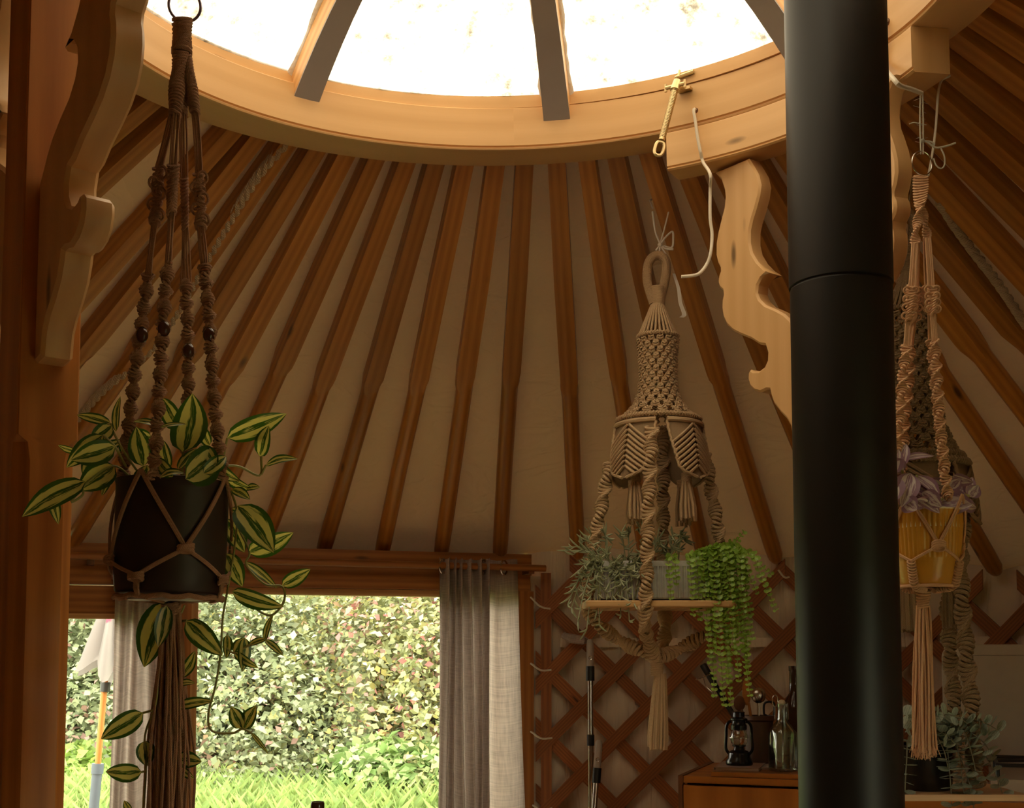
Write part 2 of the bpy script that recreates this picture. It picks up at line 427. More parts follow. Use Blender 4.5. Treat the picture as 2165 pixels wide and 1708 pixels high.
# roof poles: angle at the crown, angle at the wall
ribs = [(-45.5, -51.8), (-41.5, -46.8), (-36.5, -41.7), (-31.7, -36.7), (-26.9, -31.7), (-22, -26.7), (-17, -21.6), (-12.4, -16.4),
        (-7.7, -11.4), (-2.8, -6.3), (1.8, -1.2), (6.9, 5.6), (11.7, 11.4), (16.4, 16.4), (21.4, 22.4), (26.2, 28.2), (31.0, 34.0), (35.8, 39.7)]
x, y = 40.6, 45.3
while x < 310-.1:
    ribs.append((x, y)); x += 4.9; y += (308.2-45.3)/((314.5-40.6)/4.9)
# ---- floor
g = G(); n = 48
g.add([V((RC.x, RC.y, 0))]+[wallp(2*PI*k/n, 0, 2.42) for k in range(n)], [(0, k+1, (k+1) % n+1)[::-1] for k in range(n)],
      [[(0, 0)]*3]*n)
tag(part('floor', g, FLOORW), kind='structure')
fl = bpy.data.objects['floor']
for k in range(24):
    xx = -2.3+k*.2; yy = math.sqrt(max(.01, 2.36**2-xx*xx)); b = G()
    b.box((RC.x+xx, RC.y, .006), (.196, 2*yy, .012)); part('floor_board', b, FLOORW, fl)
# ---- wall canvas (gap where the door and window unit stands)
AL, AR = rad(-37.5), rad(1.2)
def wallsheet(name, a0, a1, m):
    rows = []; us = []
    for i in range(9):
        r = []; u = []
        for k in range(m+1):
            a = a0+(a1-a0)*k/m; t = i/8
            fold = .012*math.sin(a*61+math.sin(a*17)*2)*(.3+.7*math.sin(PI*t))+.008*math.sin(a*23+t*2)
            r.append(wallp(a, (zwall(math.degrees((a+PI) % (2*PI)-PI))+.05)*t, RW+.05+fold)); u.append((a*2.3, t*1.6))
        rows.append(r); us.append(u)
    q = G(); q.sheet(rows, us); return tag(part(name, q, BOUNCECUT if name in ('wall_back', 'wall_rear') else WALLC, smooth=80), kind='structure')
wall_right = wallsheet('wall_right', AR, rad(131), 190)
wall_back = wallsheet('wall_back', rad(148), rad(200), 40)
wall_rear = wallsheet('wall_rear', rad(200), rad(304), 60)
wall_left = wallsheet('wall_left', rad(317), 2*PI+AL-.03, 6)
# pale girth band stitched round the lattice wall
g = G(); g.sheet([[wallp(rad(a), at(1300, yy, 4.2).z-.0*a, RW+.018) for a in range(4, 62, 2)] for yy in (1349, 1368)]); part('girth_band', g, WALLC, wall_right)
# ---- lattice slats: two crossing layers of bent laths
def slat(a_top, dirn, r, ztop, zlow, wdt=.042, th=.009):
    q = G(); n = 9; rows = []
    for i in range(n+1):
        z = ztop+(zlow-ztop)*i/n; a = a_top+dirn*(ztop-z)/RW
        rows.append((a, z))
    vs = []; fs = []; us = []
    h = wdt*.5*math.sqrt(2)
    for a, z in rows:
        for dz, dr in ((h, 0), (h, th), (-h, th), (-h, 0)): vs.append(wallp(a, z+dz, r-th/2+dr))
    for i in range(n):
        for k in range(4):
            l = (k+1) % 4; fs.append((i*4+k, i*4+l, i*4+4+l, i*4+4+k)); us.append([(k*.03, i*.2), (l*.03, i*.2), (l*.03, i*.2+.2), (k*.03, i*.2+.2)])
    fs += [(0, 3, 2, 1), tuple(n*4+k for k in range(4))]; us += [[(0, 0)]*4]*2
    q.add(vs, fs, us); return q
STEP = .226/RW
a_ref = math.atan2(at(1160, 1283, 4.2).x-RC.x, at(1160, 1283, 4.2).y-RC.y); z_ref = at(1160, 1283, 4.235).z
def lattice(parent, a_from, a_to):
    k0, k1 = int((a_from-a_ref)/STEP)-8, int((a_to-a_ref)/STEP)+9
    for d, r in ((1, RW+.004), (-1, RW-.006)):
        for k in range(k0, k1):
            # line through (a_ref + k STEP, z_ref), clipped to the arc and to 0.05 .. wall top
            A = a_ref+k*STEP
            zt = zwall(math.degrees(A))-.012; at_ = A-d*(zt-z_ref)/RW; zl = .04
            zt = zwall(math.degrees(at_))-.012+rnd(-.004, .012)
            at_ = A-d*(zt-z_ref)/RW
            lo, hi = a_from, a_to
            al_ = at_+d*(zt-zl)/RW
            if d > 0:
                if al_ < lo or at_ > hi: continue
                if at_ < lo: zt -= (lo-at_)*RW; at_ = lo
                if al_ > hi: zl += (al_-hi)*RW
            else:
                if al_ > hi or at_ < lo: continue
                if at_ > hi: zt -= (at_-hi)*RW; at_ = hi
                if al_ < lo: zl += (lo-al_)*RW
            if zt-zl < .06: continue
            part('lattice_slat', slat(at_, d, r, zt, zl), SLATW, parent)
lattice(wall_right, AR+.012, rad(80))
lattice(wall_left, rad(-42.5), AL-.01)
lattice(wall_rear, rad(-90), rad(-60))
g = G(); g.box(wallp(AR+.028, .74, RW-.004), (.036, .012, 1.47), ex=V((math.cos(AR), -math.sin(AR), 0))); part('lattice_end_lath', g, SLATW, wall_right)
for (x0, y0, x1, y1) in ((1121, 1262, 1163, 1287), (1121, 1402, 1165, 1416), (1121, 1546, 1167, 1560), (1125, 1702, 1167, 1708), (1645, 1205, 1668, 1220)):
    g = G(); p, q = at(x0, y0, 4.19), at(x1, y1, 4.19)
    if x0 > 1500: p, q = at(x0, y0, 4.02), at(x1, y1, 4.02)
    g.tube(spline([p, (p+q)/2+V((0, -.008, -.012)), q]), .0035, 6); part('lattice_tie', g, CORDW, wall_right)
g = G(); c = at(1220, 1350, 4.19)
g.tube([c+V((-.05, 0, .012)), c+V((-.02, -.012, .0)), c+V((.02, -.015, -.006)), c+V((.036, 0, -.008))], [.010, .016, .015, .008], 8); part('cloth_tie', g, LINEN, wall_right)
# ---- roof canvas and poles
def ribline(r):
    a, b = rad(r[0]), rad(r[1]); bb = (r[1]+180) % 360-180
    return ringp(.812, a, .034), wallp(b, zwall(bb)+.012, RW-.005)
lines = [ribline(r) for r in ribs]
ctr = V((RC.x, RC.y, 0))
def upn(T, B):
    d = (B-T).normalized(); side = d.cross(V((0, 0, 1))).normalized(); return side.cross(d).normalized()
rows = []
us = []
NS = 26
for k in range(len(lines)):
    T0, B0 = lines[k]; T1, B1 = lines[(k+1) % len(lines)]
    for s in range(4):
        f = s/4; row = []; ur = []
        for i in range(NS+1):
            t = -.02+(1.08)*i/NS
            p0, p1 = T0.lerp(B0, t), T1.lerp(B1, t); p = p0.lerp(p1, f)
            nn = upn(T0.lerp(T1, f), B0.lerp(B1, f)); 
            off = .031+.012*math.sin(PI*f)*(.4+t)+.005*math.sin(k*2.1+i*1.3+s)*math.sin(PI*f)
            row.append(p+nn*off); ur.append((k*.2+f*.2, t*1.6))
        rows.append(row); us.append(ur)
rows.append(rows[0]); us.append([(u+len(lines)*.2, v) for u, v in us[0]] if False else us[0])
g = G(); g.sheet(rows, us); ceiling = tag(part('ceiling', g, CANVAS, smooth=80), kind='structure')
def rib_geo(T, B):
    """square above, rounded below, pencil tip at the wall"""
    q = G(); d = (B-T); L = d.length; d.normalize(); nn = upn(T, B); sd = d.cross(nn)
    tt = .47+rnd(-.015, .02); secs = []
    N = 12
    def sect(t, w, h, e, wob=0):
        c = T+d*(L*t)+sd*wob; r = []
        for k in range(N):
            an = 2*PI*(k+.5)/N; cx, cy = math.cos(an), math.sin(an)
            m = max(abs(cx), abs(cy)); f = (1-e)+e/m
            r.append(c+sd*(cx*w*f)+nn*(cy*h*f))
        return r
    s0 = rnd(.0225, .0250)
    for t, w, h, e in ((0, s0*.86, .021, .9), (tt*.5, s0*1.0, .023, .9), (tt-.025, s0*1.05, .0235, .9), (tt-.01, s0*1.03, .0235, .75), (tt+.006, s0*1.06, .0235, .3), (tt+.02, .0240, .0240, .0),
                       (.7, .025, .025, 0), (.95, .0265, .0265, 0), (.985, .025, .025, 0), (1.0, .018, .018, 0), (1.006, .007, .007, 0)):
        secs.append((t, sect(t, w, h, e, rnd(-.002, .002) if .1 < t < .9 else 0)))
    vs = [p for _, r in secs for p in r]; fs = []; us = []
    for i in range(len(secs)-1):
        for k in range(N):
            l = (k+1) % N; fs.append((i*N+k, i*N+l, i*N+N+l, i*N+N+k))
            us.append([(k*.012, secs[i][0]*L), ((k+1)*.012, secs[i][0]*L), ((k+1)*.012, secs[i+1][0]*L), (k*.012, secs[i+1][0]*L)])
    fs.append(tuple(range(N-1, -1, -1))); us.append([(0, 0)]*N); fs.append(tuple((len(secs)-1)*N+k for k in range(N))); us.append([(0, 0)]*N)
    q.add(vs, fs, us); return q
for T, B in lines:
    part('roof_pole', rib_geo(T, B), RIBW, ceiling, smooth=35)
# ---- door and window unit between AL and AR (a flat timber frame set into the round wall)
WL, WRt = wallp(AL, 0), wallp(AR, 0); ux = (WRt-WL).normalized(); uo = V((-ux.y, ux.x, 0)); UP = V((0, 0, 1)); WLEN = (WRt-WL).length
def wpt(px, py): return onplane(px, py, WL+uo*(-.03), uo)   # inner face of the frame
def wsz(px, py): p = wpt(px, py)-WL; return p.dot(ux), p.z
def wbox(q, s0, s1, z0, z1, d0, d1):
    q.box(WL+ux*((s0+s1)/2)+uo*((d0+d1)/2)+UP*((z0+z1)/2), (s1-s0, d1-d0, z1-z0), ex=ux)
zh1 = wsz(700, 1208)[1]; zh0 = wsz(700, 1243)[1]; zpl = wsz(700, 1160)[1]; smul = wsz(387, 1400)[0]; sjr = wsz(1128, 1400)[0]; sjr0 = wsz(1098, 1400)[0]
zdoor = wsz(200, 1297)[1]; zdl = wsz(200, 1224)[1]
g = G(); wbox(g, -.02, WLEN+.0, zh0, zh1, -.03, .07); t1 = tag(part('trim_1', g, FRAMEW), kind='structure')       # lintel
g = G(); wbox(g, -.02, WLEN+.01, zh1+.001, zpl, -.015, .2); t2 = tag(part('trim_2', g, FRAMEW), kind='structure')     # wall plate the poles rest on
g = G(); wbox(g, sjr0, sjr, .0, zh0, -.03, .07); tag(part('trim_3', g, FRAMEW), kind='structure')               # right jamb
g = G(); wbox(g, smul-.03, smul+.022, .0, zh0, -.03, .07); tag(part('trim_4', g, FRAMEW), kind='structure')             # post between door and window
g = G(); wbox(g, -.075, -.012, .0, zh0, -.03, .07); tag(part('trim_5', g, FRAMEW), kind='structure')                     # left jamb
g = G(); wbox(g, smul+.022, sjr0, .0, .35, -.02, .07); tag(part('trim_6', g, FRAMEW), kind='structure')              # panel under the window
g = G(); wbox(g, sjr, WLEN+.06, 0, zh1, .0, .05); tag(part('trim_7', g, WALLC), kind='structure')
win = thing('window_1', None, None, WL+ux*((smul+sjr0)/2)+UP*.35); win['kind'] = 'structure'
g = G(); fw = .03
wbox(g, smul+.023, sjr0-.001, zh0-.022, zh0-.001, -.01, .045); wbox(g, smul+.023, smul+.023+fw*.7, .352, zh0-.022, -.01, .045)
wbox(g, sjr0-fw, sjr0-.001, .352, zh0-.022, -.01, .045); wbox(g, smul+.023+fw*.7, sjr0-fw, .352, .40, -.01, .045)
part('window_frame', g, PINE, win)
g = G(); wbox(g, smul+.03, sjr0-.01, .39, zh0-.01, .016, .02); part('window_pane', g, WINDOWG, win)
door = thing('door_1', None, None, WL+ux*(smul/2)); door['kind'] = 'structure'
g = G(); st = .075
wbox(g, -.010, smul-.031, zdoor, zh0-.004, -.02, .03); wbox(g, -.010, .012, .02, zdoor, -.02, .03)
wbox(g, smul-.031-st, smul-.031, .02, zdoor, -.02, .03); wbox(g, .012, smul-.031-st, .02, .3, -.02, .03)
part('door_leaf', g, FRAMEW, door)
g = G(); wbox(g, .010, smul-.031-st+.004, .29, zdoor+.004, .004, .008); part('door_pane', g, WINDOWG, door)
g = G(); wbox(g, .012, smul-.031-st, zdoor-.016, zdoor, -.024, -.008); part('glazing_bead', g, PINE, door)
# unseen glazed doors, added left of and behind the camera for extra daylight
def glazed(a0, a1, first, dname):
    E0, E1 = wallp(a0, 0), wallp(a1, 0); ex_ = (E1-E0).normalized(); eo_ = V((-ex_.y, ex_.x, 0)); EL = (E1-E0).length; zt_ = min(zwall(math.degrees(a0)-360), zwall(math.degrees(a1)-360))
    def ebox(q, s0, s1, z0, z1, d0, d1): q.box(E0+ex_*((s0+s1)/2)+eo_*((d0+d1)/2)+UP*((z0+z1)/2), (s1-s0, d1-d0, z1-z0), ex=ex_)
    for k, q in enumerate(((-.05, .05, 0, zt_), (EL-.05, EL+.05, 0, zt_), (.05, EL-.05, zt_-.05, zt_+.05))):
        g = G(); ebox(g, *q, -.04, .08 if k < 2 else .3); tag(part('trim_%d' % (first+k), g, FRAMEW), kind='structure')  # frame of the added unseen door
    d = thing(dname, None, None, E0+ex_*(EL/2)); d['kind'] = 'structure'
    g = G()
    for s0, s1 in ((.052, .10), (EL/2-.04, EL/2+.04), (EL-.10, EL-.052)): ebox(g, s0, s1, .01, zt_-.052, -.02, .03)
    ebox(g, .10, EL-.10, .01, .10, -.02, .03); ebox(g, .10, EL-.10, zt_-.09, zt_-.052, -.02, .03); part('door_leaf', g, FRAMEW, d)
    g = G(); ebox(g, .09, EL-.09, .09, zt_-.08, .003, .007); part('door_pane', g, WINDOWG, d)  # pane of the added unseen door
glazed(rad(304), rad(317), 8, 'added_door_2'); glazed(rad(131), rad(148), 11, 'added_door_3')
# ---- skylight over the crown (kind: structure)
sky = thing('window_2', None, None, ringp(0, 0, .1)); sky['kind'] = 'structure'
def dome(r, a):   # r 0..1 of the rim
    R = .735*r; return ringp(R, a, .108+.30*(1-r**2.2))+V((-.006, .0, 0))
g = G(); g.lathe([(.722, .0945), (.80, .0945), (.80, .128), (.722, .122)], lambda r, a, z: ringp(r, a, z)+V((-.010, -.004, 0)), 96, closed_prof=True); part('skylight_curb', g, PINES, sky)
BA = [rad(-37.2+45.4*k) if k < 3 else rad(53.6+44.77*(k-2)) for k in range(8)]
for k, a in enumerate(BA):
    q = G(); rows = []
    for i in range(13):
        r = 1.0-.97*i/12; c = dome(r, a)-RN*.004; e = (RX*math.cos(a)-RY*math.sin(a)); hw = .030*(.5+.5*r); dp = .055
        rows.append([c-e*hw-RN*dp, c+e*hw-RN*dp, c+e*hw, c-e*hw, c-e*hw-RN*dp])
    q.sheet(rows, [[(j*.05, i*.06) for j in range(5)] for i in range(13)]); part('skylight_beam', q, PINE, sky, smooth=30)
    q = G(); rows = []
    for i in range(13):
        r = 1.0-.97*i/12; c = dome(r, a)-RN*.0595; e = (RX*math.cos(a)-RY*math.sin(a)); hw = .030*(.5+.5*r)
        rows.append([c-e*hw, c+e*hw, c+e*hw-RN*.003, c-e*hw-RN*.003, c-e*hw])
    q.sheet(rows); part('haze_strip', q, HAZEGREY, sky, 'grey strip under the beam, coloured like lens haze', smooth=30)  # strip carries the haze as flat grey; the beam itself is pine
    q = G()
    for sgn in (-1, 1):
        rows = []
        for i in range(40):
            r = 1.0-.95*i/39; c = dome(r, a)-RN*.0035; e = (RX*math.cos(a)-RY*math.sin(a))*sgn; hw = .030*(.5+.5*r)
            w = .006+rnd(-.002, .003)+.002*math.sin(i*.9)
            rows.append([c+e*hw-RN*.006, c+e*(hw+w*.5)-RN*.005, c+e*(hw+w)-RN*.001])
        q.sheet(rows)
    part('sealing_foam', q, FOAM, sky)
g = G(); c0 = ringp(0, 0, .30)+RN*.06
g.lathe([(.001, 0), (.07, 0), (.075, .01), (.075, .05), (.001, .05)], lambda r, a, z: c0+RX*r*math.sin(a)+RY*r*math.cos(a)+RN*z, 24); part('skylight_hub', g, HAZEGREY, sky)
for k in range(8):
    a0, a1 = BA[k], BA[(k+1) % 8]
    if a1 < a0: a1 += 2*PI
    q = G(); q.sheet([[dome(1.02-.98*i/9, a0+(a1-a0)*j/8) for j in range(9)] for i in range(10)]); part('skylight_pane', q, PANE, sky, smooth=80)

# ================================================================== CROWN, POSTS, STOVE PIPE
crown = thing('crown_ring', 'round laminated pine crown ring holding the roof poles below the skylight', 'roof ring', ringp(0, 0, 0))
g = G()
g.lathe([(RIN+.006, .0), (RIN+.002, .0012), (RIN+.0005, .004), (RIN+.0045, .006), (RIN+.0045, .008), (RIN, .010), (RIN, .0925), (RIN+.002, .0945), (.80, .0945), (ROUT-.002, .08), (ROUT, .004), (ROUT-.004, 0)], ringp, 128, closed_prof=True)
part('ring_body', g, PINES, crown, smooth=30)
TH2, TH1 = rad(54), rad(-130.2)
prof = [(.7155+.006, -.082), (.7155+.001, -.079), (.7155+.004, -.075), (.7155, -.073), (.7155, -.004), (.7165, -.0005), (.79, -.0005), (.79, -.082)]
PROFZ = None
def post(thp, label, rp, a_span, sz=.072, group=None):
    base = ringp(rp, thp, 0); base = V((base.x, base.y, 0)); rdir = V((math.sin(thp), math.cos(thp), 0)); tdir = V((math.cos(thp), -math.sin(thp), 0))
    t = thing('roof_post', label, 'post', base, group)
    ztop = ringp(rp, thp, -.084).z; zc = at(60, 925, 1.44).z; h = sz/2; c = .016; q = G()
    def sec(z, ch): 
        o = [(h, h-ch), (h-ch, h), (-h+ch, h), (-h, h-ch), (-h, -h+ch), (-h+ch, -h), (h-ch, -h), (h, -h+ch)]
        return [base+rdir*x+tdir*y+UP*z for x, y in o]
    rows = [sec(0, c), sec(zc-.03, c), sec(zc-.008, c*.8), sec(zc, .002), sec(ztop, .002)]
    vs = [p for r in rows for p in r]; zs = [0, zc-.03, zc-.008, zc, ztop]; fs = []; us = []
    for i in range(4):
        for k in range(8):
            l = (k+1) % 8; fs.append((i*8+k, i*8+l, i*8+8+l, i*8+8+k)); us.append([(k*.03, zs[i]), (k*.03+.03, zs[i]), (k*.03+.03, zs[i+1]), (k*.03, zs[i+1])])
    q.add(vs, fs, us); part('post_shaft', q, POSTW, t, smooth=20)
    q = G(); q.lathe(prof, ringp, 40, a_span[0], a_span[1], closed_prof=True, caps=True); part('curved_block', q, PINES, t, smooth=30)
    return t, base, rdir, tdir, ztop
p2, b2, r2, t2d, z2 = post(TH2, 'pine roof post behind the black stove pipe, with lit scroll bracket on its left', .745, (rad(27.3), rad(78)))
p1, b1, r1, t1d, z1 = post(TH1, 'orange pine roof post at the left edge, with dark scroll bracket', .755, (rad(-130-25.5), rad(-130+25.5)))
# scroll bracket outline traced on the lit face of the right post's bracket: (distance from the post face, height below block)
k1 = lambda P: [(900+x/2.64, 280+y/2.64) for x, y in P]
k2 = lambda P: [(1150+x/2.754, 440+y/2.754) for x, y in P]
left_px = k1([(1604, 202), (1645, 262), (1664, 320), (1668, 360), (1662, 420), (1645, 485), (1628, 555), (1617, 620), (1616, 680), (1626, 725), (1640, 752), (1641, 775), (1632, 800), (1628, 835), (1636, 862), (1655, 880),
                  (1658, 905), (1651, 935), (1649, 975), (1656, 1025), (1676, 1070), (1712, 1106), (1760, 1130), (1815, 1152), (1862, 1182)]) + \
          k2([(1285, 795), (1299, 840), (1297, 885), (1280, 925), (1250, 948), (1218, 948), (1200, 938), (1186, 958), (1184, 995), (1196, 1035), (1222, 1062), (1260, 1072), (1295, 1056), (1312, 1056), (1317, 1085), (1335, 1135), (1372, 1185), (1408, 1222), (1432, 1265), (1445, 1345)])
right_px = k1([(1800, 150), (1830, 190), (1855, 235), (1868, 290), (1860, 350), (1840, 425), (1820, 490), (1808, 545), (1808, 615), (1820, 670), (1850, 720), (1890, 760), (1930, 786), (1900, 786), (1872, 812), (1852, 850), (1848, 895), (1862, 930), (1895, 962), (1950, 985), (2000, 1012), (2035, 1045)])
face_o = b2-r2*.018; facen = r2; fstart = b2-t2d*.036
def bro(px, py):
    p = onplane(px, py, face_o, facen); return ((p-fstart).dot(-t2d), p.z-z2)
L_ = [bro(*p) for p in left_px]; R_ = [bro(*p) for p in right_px]
tip = L_[-1]
outline = L_+[(.0, tip[1]-.004), (.0, R_[-1][1]-.03)]+[(max(0, x), z) for x, z in R_[::-1]]
top_z = max(z for _, z in outline)
outline = [(x, min(z, .0)) for x, z in outline]
outline[0] = (L_[0][0]-.004, 0.0); outline[-1] = (R_[0][0], 0.0)
def bracket(parent, base, rdir, tdir, ztop, sgn):
    q = G(); O = base+tdir*(.0362*sgn)+UP*ztop-rdir*.019
    q.prism(outline, O, tdir*sgn, UP, rdir, .038, .0045); part('scroll_bracket', q, PINES, parent, smooth=32)
bracket(p2, b2, r2, t2d, z2, -1); bracket(p2, b2, V((.933, .36, 0)), V((.36, -.933, 0)), z2, 1)
bracket(p1, b1, r1, t1d, z1, -1); bracket(p1, b1, r1, t1d, z1, 1)

# stove pipe
pc = at(1783, 900, 1.83); PR = .0755
sp = thing('stove_pipe', 'tall matt black stove pipe rising through the crown ring', 'stove pipe', (pc.x, pc.y, .0))
pl = lambda r, a, z: V((pc.x+r*math.sin(a), pc.y+r*math.cos(a), z))
zs = at(1783, 577, 1.76).z; ztp = dome(.45, rad(70)).z+.5
g = G(); g.lathe([(PR, .62), (PR, zs-.004)], pl, 56); g.lathe([(PR, zs-.004), (PR-.0012, zs-.002), (PR-.0012, zs), (PR+.0015, zs+.001), (PR+.0015, ztp), (PR-.01, ztp)], pl, 56); part('pipe_tube', g, BLACKM, sp)
g = G(); g.lathe([(PR, .60), (PR+.02, .60), (PR+.02, .63), (PR, .635)], pl, 40); part('pipe_collar', g, BLACKM, sp)
stv = thing('wood_stove', 'black wood stove under the stove pipe', 'stove', (pc.x, pc.y, 0))
g = G(); g.box((pc.x, pc.y, .34), (.42, .36, .5)); part('stove_body', g, BLACKM, stv)
g = G(); g.box((pc.x, pc.y, .597), (.46, .40, .014)); part('stove_top', g, BLACKM, stv)
for sx in (-1, 1):
    for sy in (-1, 1):
        g = G(); g.box((pc.x+sx*.18, pc.y+sy*.15, .052), (.03, .03, .08), taper=1.4); part('leg', g, BLACKM, stv)

# ================================================================== CURTAINS AND ROD
def wp(s, d, z): return WL+ux*s+uo*d+UP*z
rodz = wsz(900, 1199)[1]; s_rodl = .03; s_rodr = wsz(1138, 1200)[0]
rod = thing('curtain_rod', 'wooden curtain rod above the window, with curtain rings', 'curtain rod', wp(.7, -.10, rodz))
g = G(); g.tube([wp(s_rodl, -.10, rodz+.006), wp(s_rodr, -.10, rodz)], .0115, 12); part('rod', g, FRAMEW, rod)
for s in (.09, s_rodr-.05):
    g = G(); g.box(wp(s, -.067, rodz-.004), (.02, .07, .03), ex=ux); part('rod_bracket', g, DARKW, rod)
def sxy(px, py, d):   # door-plane coordinates at depth offset d
    p = onplane(px, py, WL+uo*d, uo)-WL; return p.dot(ux), p.z
def curtain(name, label, mat, topl, topr, botl, botr, nf, amp, ztop, d=-.10, zbot=.02, phase=0, flat=1.0):
    s0, s1 = topl, topr; rows = []; us = []; M_ = 16*nf; n = 14
    for i in range(n+1):
        t = i/n; z = ztop+(zbot-ztop)*t; tt = min(1, t/.62); a, b = s0+(botl-s0)*tt, s1+(botr-s1)*tt; r = []; u = []
        for k in range(M_+1):
            f = k/M_; w = math.sin(2*PI*nf*f+phase+.5*math.sin(3*f+t*2))
            w2 = abs(w)**.75*math.copysign(1, w)
            r.append(wp(a+(b-a)*f+.006*math.sin(9*f+4*t), d+amp*w2*(.8+.35*t), z+.004*math.cos(2*PI*nf*f+phase))); u.append((f*nf*.10, z))
        rows.append(r); us.append(u)
    c = thing(name, label, 'curtain', wp((s0+s1)/2, d, zbot), 'linen curtains at the window')
    q = G(); q.sheet(rows, us); part('curtain_cloth', q, mat, c, smooth=80)
    return c
def eyelet(c, s, d, z):
    q = G(); ct = wp(s, d, z); q.tube([ct+uo*.021*math.cos(a)*.35+ux*.0+UP*.024*math.sin(a)+ux*.014*math.cos(a) for a in [2*PI*k/20 for k in range(20)]], .0035, 6, closed=True); part('eyelet', q, STEEL, c, 'metal eyelet')
zc = sxy(980, 1181, -.10)[1]
a = [sxy(*p, -.10)[0] for p in ((929, 1190), (1032, 1190), (926, 1700), (1036, 1700))]
c1 = curtain('curtain', 'grey-brown folded linen curtain hanging right of the window', LINEN, a[0], a[1], a[2], a[3], 6, .030, zc)
for k in (0, 5): eyelet(c1, a[0]+(a[1]-a[0])*(k+.4)/6, -.10, rodz)
a = [sxy(*p, -.07)[0] for p in ((1030, 1185), (1095, 1185), (1030, 1700), (1118, 1700))]
c2 = curtain('curtain', 'flat backlit linen curtain edge beside the window jamb and lattice', LINENT, a[0], a[1], a[2], a[3], 1, .014, sxy(1060, 1183, -.07)[1], -.062, phase=.6)
eyelet(c2, a[0]+(a[1]-a[0])*.45, -.10, rodz)
a = [sxy(*p, -.10)[0] for p in ((243, 1210), (378, 1210), (226, 1700), (372, 1700))]
c3 = curtain('curtain', 'pale linen curtain between door and window behind the dark pot', LINENT, a[0], a[1], a[2], a[3], 4, .028, zc)
eyelet(c3, a[0]+.03, -.10, rodz)

# ================================================================== LEFT HANGER (hangs from the crown ring by the left post)
YL = 1.30; mL = mpp(YL)
def l(px, py, dy=0.0): return at(px, py, YL+dy)
hl = thing('macrame_hanger', 'brown macrame plant hanger with dark beads holding the dark pot at left', 'plant hanger', l(390, 50))
g = G(); ct = l(390, 12); g.tube([ct+V((.0165*math.cos(a), .004*math.cos(a), .0185*math.sin(a))) for a in [2*PI*k/28 for k in range(28)]], .0016, 7, closed=True); part('metal_ring', g, RINGM, hl, 'purple-grey metal ring')
hk = ringp(.73, math.atan2(ct.x-RC.x, ct.y-RC.y), .02)
g = G(); g.tube(spline([ct+V((0, .0, .0185)), ct.lerp(V((hk.x, hk.y, ct.z)), .5)+V((0, 0, .12)), V((hk.x, hk.y, hk.z-.0))]), .0022, 6); part('hanging_string', g, TWINE, hl)
g = G()
sinnet(g, [l(385, 42), l(384, 110)], .0046, .0098, .0085, .0023, 18)
part('top_knot', g, BROWNROPE, hl)
g = G()
sinnet(g, [l(381, 112, -.004), l(374, 180, -.006), l(370, 240, -.008)], .0036, .0078, .006, .0018, 14)
sinnet(g, [l(385, 120, .006), l(384, 180, .004), l(384, 236, .004)], .0036, .006, .005, .0018, 14)
sinnet(g, [l(393, 120), l(405, 185), l(411, 236)], .0036, .0052, .0045, .0018, 14)
part('upper_braids', g, BROWNROPE, hl)
strands = [   # (upper start, loop start, loop end, spiral points, bead point, depth)
    dict(a=(365, 240), b=(335, 357), c=(327, 470), s=[(313, 582), (303, 660), (290, 745), (280, 830), (268, 930), (259, 1022)], bead=(300, 708), dy=(-.004, -.012, -.02, .012)),
    dict(a=(374, 240), b=(366, 350), c=(362, 450), s=[(355, 560), (347, 650), (341, 745), (336, 840), (330, 930), (325, 1008)], bead=(346, 695), dy=(-.012, -.022, -.045, -.060)),
    dict(a=(386, 238), b=(389, 378), c=(391, 480), s=[(392, 596), (396, 680), (398, 760), (397, 840), (394, 930), (388, 1020)], bead=(398, 741), dy=(.006, .014, .035, .062)),
    dict(a=(412, 238), b=(420, 368), c=(424, 480), s=[(432, 565), (441, 660), (447, 760), (453, 850), (461, 930), (470, 1008)], bead=(441, 708), dy=(.0, .0, -.006, -.018))]
for k, S in enumerate(strands):
    d0, d1, d2, d3 = S['dy']; g = G()
    for pa, pb, da, db, n, w0, w1 in ((S['a'], S['b'], d0, d1, 4, .0045, .0045), (S['c'], S['s'][0], (d1+d2)/2, d2, 4 if k != 2 else 5, .004, .004 if k != 2 else .0075)):
        cords(g, l(*pa, da), l(*pb, db), n, .00115, (w0, w1), .0012)
    lp = spline([l(*S['b'], d1), l((S['b'][0]+S['c'][0])/2, (S['b'][1]+S['c'][1])/2, d1), l(*S['c'], (d1+d2)/2)], 6)
    sinnet(g, lp, .0042, .0058 if k != 2 else .0035, .0042 if k != 2 else .003, .0018, 40 if k in (0, 3) else 6)
    if k in (0, 3):      # loose open loops
        for j in range(5):
            p = l(S['b'][0]+(S['c'][0]-S['b'][0])*(j+.3)/5, S['b'][1]+(S['c'][1]-S['b'][1])*(j+.3)/5, d1-.004); sg = -1 if j % 2 else 1
            g.tube([p+V((sg*(.004+.0052*math.cos(a)), -.002*math.sin(a), .0058*math.sin(a))) for a in [2*PI*i/12 for i in range(12)]], .0016, 5, closed=True)
    P = [l(*p, d2+(d3-d2)*i/5) for i, p in enumerate(S['s'])]
    sinnet(g, spline(P), .0031, .0068, .0027, .00165, 31, ph=k)
    part('knotted_strand', g, BROWNROPE, hl)
    bt = S['bead']; g = G(); g.ball(l(*bt, d2+(d3-d2)*.3-.004), .0066, .0066, .0082); part('bead', g, BEAD, hl, 'dark glossy bead')
